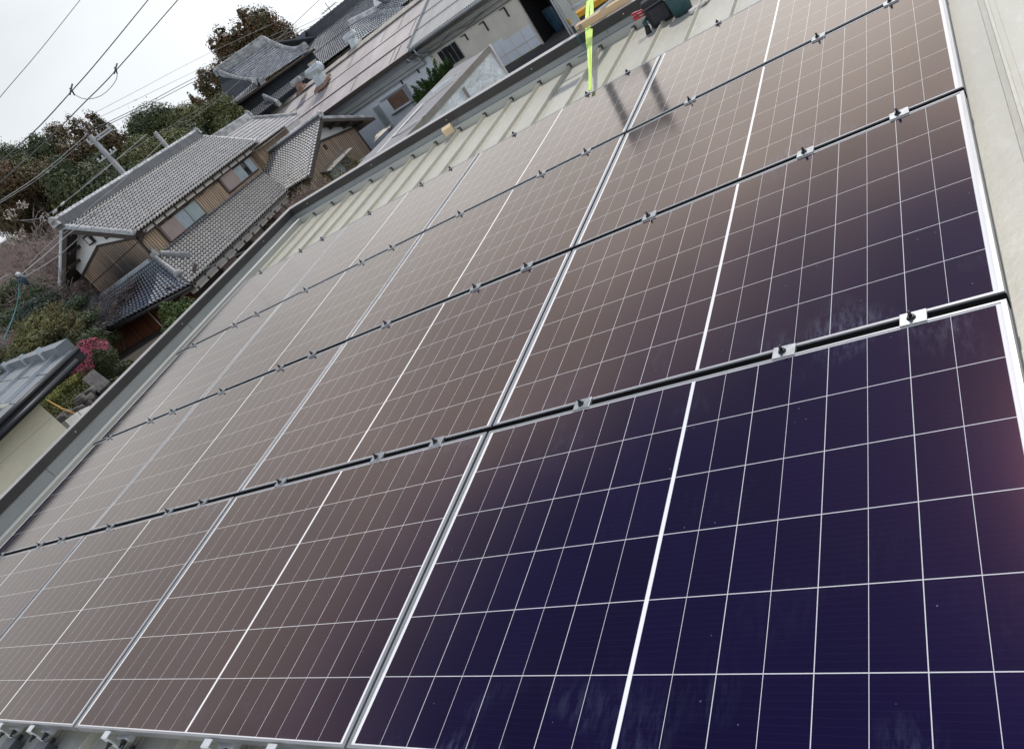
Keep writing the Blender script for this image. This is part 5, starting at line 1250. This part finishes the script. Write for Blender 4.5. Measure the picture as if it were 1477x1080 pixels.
# the tall cedars behind the hall
put_tree(348, 22, 108, 13.5, 'leaf_cedar', 'cedar', 'tallest dark cedar rising behind the curved roofed hall', 46000, .28, low=.12, group='cedars behind the hall')
put_tree(314, 50, 110, 11.5, 'leaf_cedar', 'cedar', 'shorter brownish cedar just left of the tallest one behind the hall', 38000, .28, low=.1, group='cedars behind the hall')
put_tree(380, 52, 112, 10, 'leaf_brown', 'cedar', 'brown tinged cedar right of the tallest one, above the hall ridge', 30000, .28, low=.2, group='cedars behind the hall')
put_tree(300, 80, 106, 6.5, 'leaf_brown', 'broad', 'thin ragged brown tree at the left of the cedar group by the hall', 9000, .26, group='cedars behind the hall')
# the tree line on the slope
TL = [(-6, 232, 62, 8, 'leaf_brown', 'broad', 'russet tree at the left edge of the tree line'),
      (14, 196, 74, 7, 'leaf_dark', 'broad', 'dark tree in the tree line second from the left edge'),
      (47, 188, 76, 7.5, 'leaf_brown', 'broad', 'brown crowned tree of the tree line left of the bright sky gap'),
      (30, 238, 66, 9, 'leaf_mid', 'cedar', 'large brown green conifer below the left end of the tree line'),
      (98, 176, 78, 5.0, 'leaf_cedar', 'cedar', 'brown conifer just left of the tall utility pole top'),
      (131, 164, 76, 4.6, 'leaf_cedar', 'cedar', 'pointed conifer just right of the tall utility pole top'),
      (152, 182, 74, 5.5, 'leaf_brown', 'cedar', 'rusty conifer between the pole and the round dark tree'),
      (187, 160, 72, 7.5, 'leaf_dark', 'broad', 'round dark tree in the middle of the tree line'),
      (216, 166, 72, 6.0, 'leaf_dark', 'cedar', 'dark pointed tree right of the round dark tree in the tree line'),
      (254, 152, 70, 7.5, 'leaf_mid', 'broad', 'olive green tree above the wooden house ridge'),
      (287, 146, 72, 6.0, 'leaf_mid', 'broad', 'olive tree touching the left roof corner of the hall'),
      (277, 138, 80, 3.0, 'leaf_brown', 'cedar', 'slender brown treetop left of the hall roof'),
      (165, 205, 62, 7, 'leaf_mid', 'broad', 'bushy green tree behind the utility pole shaft'),
      (205, 200, 60, 7.5, 'leaf_mid', 'broad', 'light olive bushy tree just above the wooden house ridge'),
      (118, 222, 60, 7.5, 'leaf_dark', 'broad', 'dark green tree left of the utility pole shaft'),
      (78, 232, 58, 8, 'leaf_dark', 'cedar', 'dark conifer in the middle of the slope below the sky gap'),
      (150, 250, 54, 7, 'leaf_dark', 'broad', 'dark tree at the foot of the utility pole'),
      (240, 190, 62, 6, 'leaf_dark', 'broad', 'dark low tree behind the small grey post')]
for (u, v, d, w, lf, kd, lab) in TL: put_tree(u, v, d, w, lf, kd, lab, 30000 if w > 6 else 22000, .16, hmax=13)
# scrub covering the slope between the trees: fine twigs and some leaves
lv = Leaves(); pts = []
while len(pts) < 9000:
    x = rng.uniform(-120, -36); y = rng.uniform(-12, 70)
    if hill_w(x, y) < 1 or (x > -46 and y > 12): continue
    pts.append((x, y, float(hill_z(x, y))))
pts = np.array(pts)
for k in range(10): lv.put(pts + rng.normal(size=pts.shape) * (.9, .9, .6) + (0, 0, .8), 1.5, 0, np.tile(np.array((0, 0, 1.1)), (len(pts), 1)) + rng.normal(size=pts.shape) * .5, None, .018)
for k in range(5): lv.put(pts + rng.normal(size=pts.shape) * (.9, .9, .4) + (0, 0, .4), .24)
tag(lv.build('undergrowth', 'twig'), 'tangled brown undergrowth covering the slope', 'undergrowth', None, 'stuff')
# bare trees and bushes on the near slope
BT = [(-4, 312, 53, 7.5, 9, 'twig', 'wide grey bare tree cut by the left edge of the picture'), (10, 330, 56, 8, 9, 'twig', 'wide bare tree behind the white blossom tree'), (38, 296, 58, 8, 9, 'twig_pink', 'wide pinkish bare tree under the brown green conifer'), (20, 300, 50, 7, 7, 'twig', 'grey bare tree at the left edge below the conifers'), (62, 275, 54, 7, 7, 'twig', 'tall grey bare tree left of the wooden house roof corner'),
      (95, 292, 52, 6, 6.5, 'twig_pink', 'pinkish bare tree above the wooden house roof corner'), (128, 272, 56, 5.5, 6, 'twig_pink', 'pink twigged bare tree behind the wooden house ridge'),
      (48, 318, 46, 6.5, 7, 'twig', 'dense grey bare tree in the middle of the slope'), (80, 320, 47, 5.5, 6, 'twig_pink', 'reddish bare tree left of the white gable'),
      (8, 350, 44, 6, 6, 'twig', 'bare tree with long arching twigs at the left edge'), (35, 372, 42, 5.5, 6, 'twig', 'bare tree behind the blue cable clip'),
      (72, 368, 42, 5.5, 5.5, 'twig', 'bare tree left of the dark barge board of the gable'), (96, 402, 46, 4.6, 5, 'twig_olive', 'olive bare tree below the board gable'),
      (60, 418, 38, 4.5, 5.5, 'twig', 'low bare tree above the slate roof'), (112, 412, 47, 3.8, 4, 'twig', 'small bare tree beside the gable corner')]
for (u, v, d, h, w, mt, lab) in BT:
    tp_ = at_d(u, v, d); bare_tree(lab, tp_ - (0, 0, h), h, w, mt, 3200, rad=.8)
BT2 = [(34, 420, 38, 3.6, 3.2, 'twig', 'grey twiggy tree in front of the dark bush under the cable clip'), (72, 412, 44, 4.0, 3.4, 'twig', 'grey twiggy tree between the cable clip and board gable'), (16, 455, 33, 2.6, 2.8, 'twig_olive', 'brown twiggy tree at the left edge above the slate roof'), (44, 468, 34, 2.0, 2.2, 'twig', 'twiggy tree right above the slate roof ridge')]
for (u, v, d, h, w, mt, lab) in BT2:
    tp_ = at_d(u, v, d); bare_tree(lab, tp_ - (0, 0, h), h, w, mt, 1800, rad=.55)
SH = [(22, 440, 37, 3.2, 4.6, 'leaf_blue', 'dark blue green bush under the cable clip'), (70, 452, 36, 2.8, 4.0, 'leaf_dark', 'dark bush above the slate roof ridge'), (106, 436, 45, 3.0, 3.0, 'leaf_dark', 'dark bush left of the lower tiled roof'), (8, 478, 33, 3.0, 4.5, 'leaf_olive', 'olive bush at the left edge above the slate roof'), (45, 485, 32, 2.6, 3.8, 'leaf_dark', 'low dark bush just above the slate roof ridge'), (88, 478, 39, 1.6, 2.0, 'leaf_olive', 'yellowish bush left of the lower roof corner'), (126, 402, 47, 2.6, 2.6, 'leaf_dark', 'dark shrub below the gable of the wooden house'), (-8, 405, 42, 4, 5, 'leaf_dark', 'dark bush at the far left edge')]
for (u, v, d, h, w, lf, lab) in SH:
    tp_ = at_d(u, v, d); tree('bush', lab, tp_ - (0, 0, h), h, w, lf, 'broad', 14000, .075, 'bushes on the near slope', 'bush', 'bark', .0)
# white blossom patch
wb = at_d(16, 327, 49); lv = Leaves()
for k in range(6): lv.cloud(wb + rng.normal(size=3) * (.5, .5, .45), (.35, .35, .3), 60, .12)
wbt = thing('blossom_tree', 'small white blossoming tree among the bare trees', 'tree', wb - (0, 0, 3.5)); m_ = MB(); m_.tube([wb - (0, 0, 3.7), wb], [.08, .02], 6)
m_.build('trunk', 'bark', wbt); lv.build('blossom', 'petal_white', wbt)
# garden in front of the house: pink blossom shrub, pine, hedge, stones
def shrub(label, u, v, d, h, w, leaf, petals=None, cat='shrub', n=6500, size=.075, name='garden_shrub'):
    c_ = at_d(u, v, d); b_ = c_ - (0, 0, h * .6); t = thing(name, label, cat, b_)
    m_ = MB(); lv = Leaves()
    for i in range(9):
        e = b_ + (0, 0, h * .55) + rng.normal(size=3) * (w * .22, w * .22, h * .2); m_.tube([b_ - (0, 0, .8), e], [.03, .008], 5)
        lv.cloud(e, (w * .26, w * .26, h * .24), n // 9, size)
    m_.build('stems', 'bark', t); lv.build('leaves', leaf, t)
    if petals:
        pl = Leaves()
        for (du, dv, s) in petals:
            p = at_d(u + du, v + dv, d - .9); pl.cloud(p, (.26 * s, .26 * s, .3 * s), int(330 * s), .05)
        pl.build('pink_blossom', 'petal_pink', t)
    return t
shrub('dark green shrub with pink blossom at the front corner of the wooden house', 158, 533, 31, 1.9, 1.75, 'leaf_dark', [(-46, -24, .9), (-36, -34, .9), (-22, -38, .9), (-8, -36, .7), (-50, -10, .9), (-44, 4, 1.0), (-38, 14, .9), (-32, -8, .9), (-52, 16, .6), (-34, -22, .8)], n=9000)
shrub('dark shrub between the pink blossom shrub and the red lattice wall', 188, 545, 29, 1.2, 1.2, 'leaf_dark', None, n=6500)
shrub('bright green young pine showing above the parapet before the red wall', 268, 462, 27, 1.9, 1.7, 'leaf_pine', None, 'pine', 6000, .09, 'small_pine')
shrub('low green plants behind the parapet below the pink blossom shrub', 160, 570, 28, 1.0, 1.8, 'leaf_dark', None, n=3500)
hg0 = at_d(58, 592, 28.0); hg1 = at_d(118, 542, 30.5)
t = thing('clipped_hedge', 'clipped yellow green hedge behind the beige house', 'hedge', (hg0 + hg1) / 2 - (0, 0, .8)); lv = Leaves(); lw = Leaves()
for i in range(30):
    p = hg0 + (hg1 - hg0) * (i / 29.); lv.cloud(p - (0, 0, .55), (.6, .55, .72), 420, .07, .6); lw.cloud(p + (0, 0, .06), (.55, .5, .18), 190, .06)
m_ = MB()
for i in range(6): p = hg0 + (hg1 - hg0) * (i / 5.); m_.tube([p - (0, 0, 1.6), p - (0, 0, .4)], .03, 5)
m_.build('stems', 'bark', t); lv.build('hedge_leaves', 'leaf_mid', t); lw.build('fresh_leaves', 'leaf_yellow', t)
m_ = MB()
for i in range(90):
    f = rng.random(); p = at_d(80 + 70 * f + rng.normal() * 6, 603 - 42 * f + rng.normal() * 7, 26.0 + 2.5 * f); rounded_bag(m_, p[0], p[1], p[2] - .32, .20 + .25 * rng.random(), .18 + .2 * rng.random(), .2, .9, 0, rng.random() * 3, (0, 0), 3)
tag(m_.build('rough_stone_wall', 'stone', None, at_d(110, 585, 27)), 'rough dark stone garden wall below the clipped hedge', 'wall')
w0, w1, w2 = at_d(94, 613, 24), at_d(112, 600, 25), at_d(150, 570, 27)
m_ = MB(); m_.beam(w0, w1, .16, .2); m_.beam(w1, at_d(128, 592, 25.6), .22, .2); tag(m_.build('concrete_kerb', 'concrete', None, tuple(w1)), 'pale concrete kerb corner just beyond the parapet', 'kerb')
m_ = MB(); m_.tube([at_d(68, 577, 26), at_d(90, 590, 25.5), at_d(109, 597, 25)], [.022, .028, .034], 7); tag(m_.build('bamboo_pole', 'bamboo', None, tuple(at_d(90, 590, 25.5))), 'yellow bamboo pole sloping beside the beige house corner', 'pole')
m_ = MB(); p0 = at_d(118, 547, 29); m_.obox(p0, (at_d(142, 566, 27.5) - p0), np.array((.35, .35, .05)), np.array((0, 0, -.4))); tag(m_.build('stone_slab', 'stone', None, tuple(p0)), 'flat brown stone slab between hedge and blossom shrub', 'stone')
# bush by the workshop and the bare brush in front of the annex
c_ = at_d(626, 122, 42); b_ = np.array((c_[0], c_[1], GZ)); t = thing('spiky_bush', 'bright green spiky bush against the bluish white workshop wall', 'bush', b_)
lv = Leaves(); hB = 2.6
for i in range(60):
    an = rng.random() * 6.283; rr = .95 * math.sqrt(rng.random()); s0 = c_ + (math.cos(an) * rr, math.sin(an) * rr * .8, -.9 + .9 * rng.random() * (1 - rr * .4))
    d_ = np.array((math.cos(an) * .5, math.sin(an) * .5, 1.)) ; d_ /= np.linalg.norm(d_); ln = .75 + .5 * rng.random()
    f = rng.random(460); p = s0 + d_ * ln * f[:, None] + rng.normal(size=(460, 3)) * .13 * (1.2 - f[:, None]); lv.put(p, .11, 0, np.tile(d_, (460, 1)), None, .3)
m_ = MB()
for i in range(6): m_.tube([b_ + rng.normal(size=3) * (.2, .2, 0), c_ + rng.normal(size=3) * (.3, .3, .2)], [.05, .02], 5)
m_.build('stems', 'bark', t); lv.build('needles', 'leaf_shrub', t)
for (u, v, d, h, w, mt, lab) in ((395, 285, 33, 2.6, 2.8, 'twig', 'grey bare brush in front of the lower tiled roof end'), (422, 290, 30, 2.4, 2.6, 'twig', 'dense grey brown brush showing above the parapet corner'), (450, 258, 32, 2.6, 2.6, 'twig_olive', 'olive brown brush before the annex roof'), (478, 235, 33, 2.8, 2.4, 'twig_olive', 'yellowish brush in front of the annex board gable'), (405, 262, 35, 2.6, 2.6, 'twig', 'pale bare brush before the roof valley')):
    tp_ = at_d(u, v - 12, d); t = bare_tree(lab, tp_ - (0, 0, h), h, w, mt, 800, 'brush in front of the annex', 'brush', 'bare_bush', rad=.55)
    lv = Leaves(); lv.cloud(tp_ - (0, 0, h * .4), (w * .45, w * .45, h * .42), 500, .07, .2); lv.build('sparse_leaves', 'leaf_olive' if 'olive' in mt else 'leaf_brown', t)

# ================================================================== POLES AND WIRES
pt = at_d(110, 174, 52); pbz = float(hill_z(pt[0], pt[1])) - 1
up_ = thing('utility_pole', 'tall grey concrete utility pole behind the wooden house', 'utility pole', (pt[0], pt[1], pbz))
px_, py_ = pt[0], pt[1]
m_ = MB(); m_.tube([(px_, py_, pbz), (px_, py_, pt[2] - 1.0)], [.24, .14], 12); m_.build('shaft', 'pole_conc', up_)
m_ = MB(); m_.tube([(px_, py_, pt[2] - 1.2), (px_ - .05, py_, pt[2] + .25)], [.03, .012], 5); m_.tube([(px_ + .35, py_ + .2, pt[2] - 1.2), (px_ + .32, py_ + .2, pt[2] - .15)], [.02, .01], 5); m_.build('lightning_rod', 'pole_conc', up_)
ca_ = np.array((.62, .78, 0)); 
for (dz, hl) in ((-1.25, .95), (-1.4, .95), (-2.35, .62)):
    m_ = MB(); c_ = np.array((px_, py_, pt[2] + dz)); m_.beam(c_ - ca_ * hl * (.35 if dz > -2 else 1) + (0, 0, 0), c_ + ca_ * hl * (1.3 if dz > -2 else 1), .09, .09); xa = m_.build('crossarm', 'zinc', up_); ORG[xa.name] = ORG[up_.name]
    m_ = MB()
    for s in ((-.3, .4, 1.15) if dz > -2 else (-.9, -.4, .5, .9)): p = c_ + ca_ * hl * s; m_.tube([p + (0, 0, .03), p + (0, 0, .12), p + (0, 0, .2)], [.06, .045, .06], 7)
    m_.build('insulator', 'insulator', xa)
m_ = MB(); m_.box(px_ - .35, px_ - .15, py_ - .3, py_, pt[2] - 7.4, pt[2] - 6.6); m_.build('junction_box', 'box_grey', up_)
pq = at_d(224, 192, 55); sp = thing('short_post', 'short grey post sticking up behind the wooden house ridge', 'post', (pq[0], pq[1], GZ)); m_ = MB(); m_.tube([(pq[0], pq[1], GZ), (pq[0], pq[1], pq[2])], [.16, .13], 10); m_.build('shaft', 'pole_conc', sp)
m_ = MB(); m_.tube([(pq[0], pq[1], pq[2] - .02), (pq[0], pq[1], pq[2] + .05)], [.15, .10], 10); m_.build('cap', 'zinc', sp)
def wire(pts, r, label, mat='wire', name='overhead_wire', group='overhead wires', sag=.0):
    P_ = [at_d(*p) for p in pts]
    if len(P_) == 2:
        P_ = [P_[0] * (1 - t) + P_[1] * t - np.array((0, 0, sag * 4 * t * (1 - t))) for t in np.linspace(0, 1, 14)]
    else: P_ = smooth_path(P_, 6)
    m_ = MB(); m_.tube(P_, r, 5); return tag(m_.build(name, mat, None, tuple(P_[0])), label, 'wire', group)
wire([(-60, 215, 30), (0, 140.5, 30), (60, 70, 31), (130, -18, 33)], .012, 'faint thin wire nearest the top left corner of the sky', 'wire_light')
wire([(-40, 268, 32), (46, 193, 33), (104, 131, 34), (150, 78, 35), (230, -20, 38)], .020, 'thick wire left of the hanging loop of cable in the sky')
wire([(-40, 300, 33), (65, 205, 34), (120, 150, 35), (168, 101, 35.5), (275, -21, 39)], .020, 'thick wire right of the hanging loop of cable in the sky')
wire([(108, 137, 34), (118, 142, 34), (130, 143, 34.3), (146, 138, 34.6), (160, 126, 35), (168, 114, 35.2), (169, 104, 35.4)], .014, 'curved cable loop hanging between the two thick wires', 'wire_light')
for (a_, b2, lab) in (((103, 130, 34), (108, 138, 34), 'small dark hanger on the left thick wire'), ((167, 100, 35.4), (169, 107, 35.4), 'small dark hanger on the right thick wire')):
    m_ = MB(); A_, B_ = at_d(*a_), at_d(*b2); m_.tube([A_ + (0, 0, .08), A_, B_], [.03, .035, .028], 6); m_.tube([A_ - (B_ - A_) * .2 + np.array((.12, .12, .1)), A_ - np.array((.12, .12, .1))], .03, 6); tag(m_.build('wire_hanger', 'wire', None, tuple(A_)), lab, 'wire hanger')
wire([(0, 290, 44), (60, 250, 48), (127, 193, 52)], .016, 'upper wire running from the left edge to the pole crossarm', 'wire_light')
wire([(-5, 296, 44), (62, 253, 48), (129, 197, 52)], .013, 'lower wire running from the left edge to the pole crossarm', 'wire_light')
wire([(140, 184, 52), (210, 150, 58), (290, 108, 66), (400, 55, 78), (500, 8, 90)], .022, 'upper wire running from the pole past the tall cedar')
wire([(141, 187, 52), (212, 153, 58), (292, 112, 66), (402, 60, 78), (505, 12, 90)], .020, 'lower wire running from the pole past the tall cedar')
wire([(112, 176, 52), (200, 130, 60), (300, 78, 72), (430, 18, 90)], .012, 'faint wire from the pole top towards the upper sky', 'wire_light')
wire([(115, 183, 52), (205, 140, 60), (305, 92, 72), (440, 30, 90)], .012, 'second faint wire just below the one from the pole top', 'wire_light')
wire([(118, 270, 40), (175, 226, 44), (258, 175, 52), (300, 150, 56)], .014, 'wire crossing the dark trees to the hall roof')
wire([(270, 178, 55), (345, 118, 58), (396, 62, 62), (463, -2, 68)], .022, 'single dark wire rising over the hall roof into the sky')
wire([(40, 382, 36), (80, 344, 37), (100, 331, 37.5), (130, 299, 38), (175, 262, 39), (240, 200, 42)], .014, 'thin service wire above the wooden house roof with white fittings', 'wire_light')
for (u, v, d, lab) in ((79, 305, 38, 'lower white fitting on the thin service wire'), (90, 294, 38, 'upper white fitting on the thin service wire')):
    c_ = at_d(u, v + 0, d); m_ = MB(); m_.tube([c_ - (.09, .09, .02), c_ - (.03, .03, .0), c_ + (.03, .03, .0), c_ + (.09, .09, .02)], [.02, .05, .05, .02], 7); tag(m_.build('wire_fitting', 'insulator', None, tuple(c_)), lab, 'wire fitting')
wire([(30, 318, 38), (60, 314, 38), (90, 294, 38), (150, 246, 40), (210, 195, 44)], .014, 'thin service wire carrying the white fittings', 'wire_light')
wire([(27, 399, 34), (60, 372, 35), (85, 350, 36), (100, 337, 36.4), (140, 306, 36.6)], .020, 'upper of two wires from the blue cable clip to the gable', 'wire_light')
wire([(28, 404, 34), (62, 384, 35), (88, 366, 36), (112, 345, 36.2)], .016, 'lower of two wires from the blue cable clip to the gable', 'wire_light')
wire([(-10, 412, 33), (10, 397, 33.5), (27, 398, 34)], .018, 'short wire from the left edge to the blue cable clip', 'wire_light')
wire([(27, 404, 34), (27, 425, 33.5), (22, 448, 33), (14, 470, 32), (4, 492, 31)], .020, 'teal cable hanging down from the cable clip', 'rope_teal')
cc = at_d(27, 397, 34); ct = thing('cable_clip', 'blue and white cable clip hanging among the bare trees', 'cable clip', cc)
m_ = MB(); m_.tube([cc + (0, 0, .12), cc + (0, 0, .03), cc - (0, 0, .05)], [.05, .10, .06], 8); m_.build('white_insulator', 'insulator', ct)
m_ = MB(); m_.tube([cc - (0, 0, .06), cc - (0, 0, .2), cc - (0, 0, .45)], [.12, .13, .05], 8); m_.build('blue_sleeve', 'blue_tarp', ct)
wire([(262, 408, 33), (300, 386, 33), (358, 360, 34), (400, 335, 35)], .012, 'thin wire in front of the lower eave of the wooden house', 'wire_light')
# ladder leaning on the far parapet; its two rails rise above the top of the picture and mirror in the farthest panels
LDX = (-2.88, -2.47)
ld = thing('leaning_ladder', 'aluminium ladder leaning on the far parapet left of the sling', 'ladder', (-2.67, 6.5, GZ))
for x in LDX:
    m_ = MB(); m_.beam((x + .005, 7.75, GZ), (x, 6.44, 1.52), .032, .075, (1, 0, 0)); m_.build('rail', 'zinc', ld)
for i in range(18):
    z = GZ + .25 + i * .29
    if z > 1.25: break
    f = (z - GZ) / (1.52 - GZ); m_ = MB(); m_.tube([(LDX[0], 7.75 - 1.31 * f, z), (LDX[1], 7.75 - 1.31 * f, z)], .015, 8); m_.build('rung', 'zinc', ld)
m_ = MB(); m_.beam((LDX[0], 6.47, 1.40), (LDX[1], 6.47, 1.40), .04, .16, (0, 0, 1)); m_.build('top_brace', 'box_grey', ld)
# yellow machine beyond the parapet at the top
fkb = at_z(856, 30, GZ); fk = thing('yellow_forklift', 'yellow and grey forklift parked outside the dark garage opening', 'forklift', fkb)
c_ = at_y(848, 11, 36); fx, fy, fz = c_
m_ = MB(); m_.box(fx - 1.0, fx + 1.2, fy - .4, fy + .4, fz - .16, fz + .10); m_.build('body', 'yellow_paint', fk, bevel=.04)
m_ = MB(); m_.box(fx - .9, fx + .9, fy - .3, fy + .5, fz - .9, fz - .18)
m_.build('chassis', 'box_grey', fk, bevel=.03)
m_ = MB()
for dx in (-.9, .8):
    for dy in (-.35, .45): m_.box(fx + dx, fx + dx + .09, fy + dy, fy + dy + .09, fz + .1, fz + 1.8)
m_.box(fx - .95, fx + .95, fy - .4, fy + .6, fz + 1.8, fz + 1.86)
m_.build('overhead_guard', 'zinc', fk)
m_ = MB()
for dx in (-1.3, -1.15): m_.box(fx + dx, fx + dx + .09, fy - .3, fy - .2, GZ + .05, fz + 2.2)
m_.build('mast', 'zinc', fk)
for dx in (-.7, .75):
    m_ = MB(); m_.tube([(fx + dx, fy - .5, GZ + .42), (fx + dx, fy - .22, GZ + .42)], .32, 16); m_.build('wheel', 'rail_black', fk)
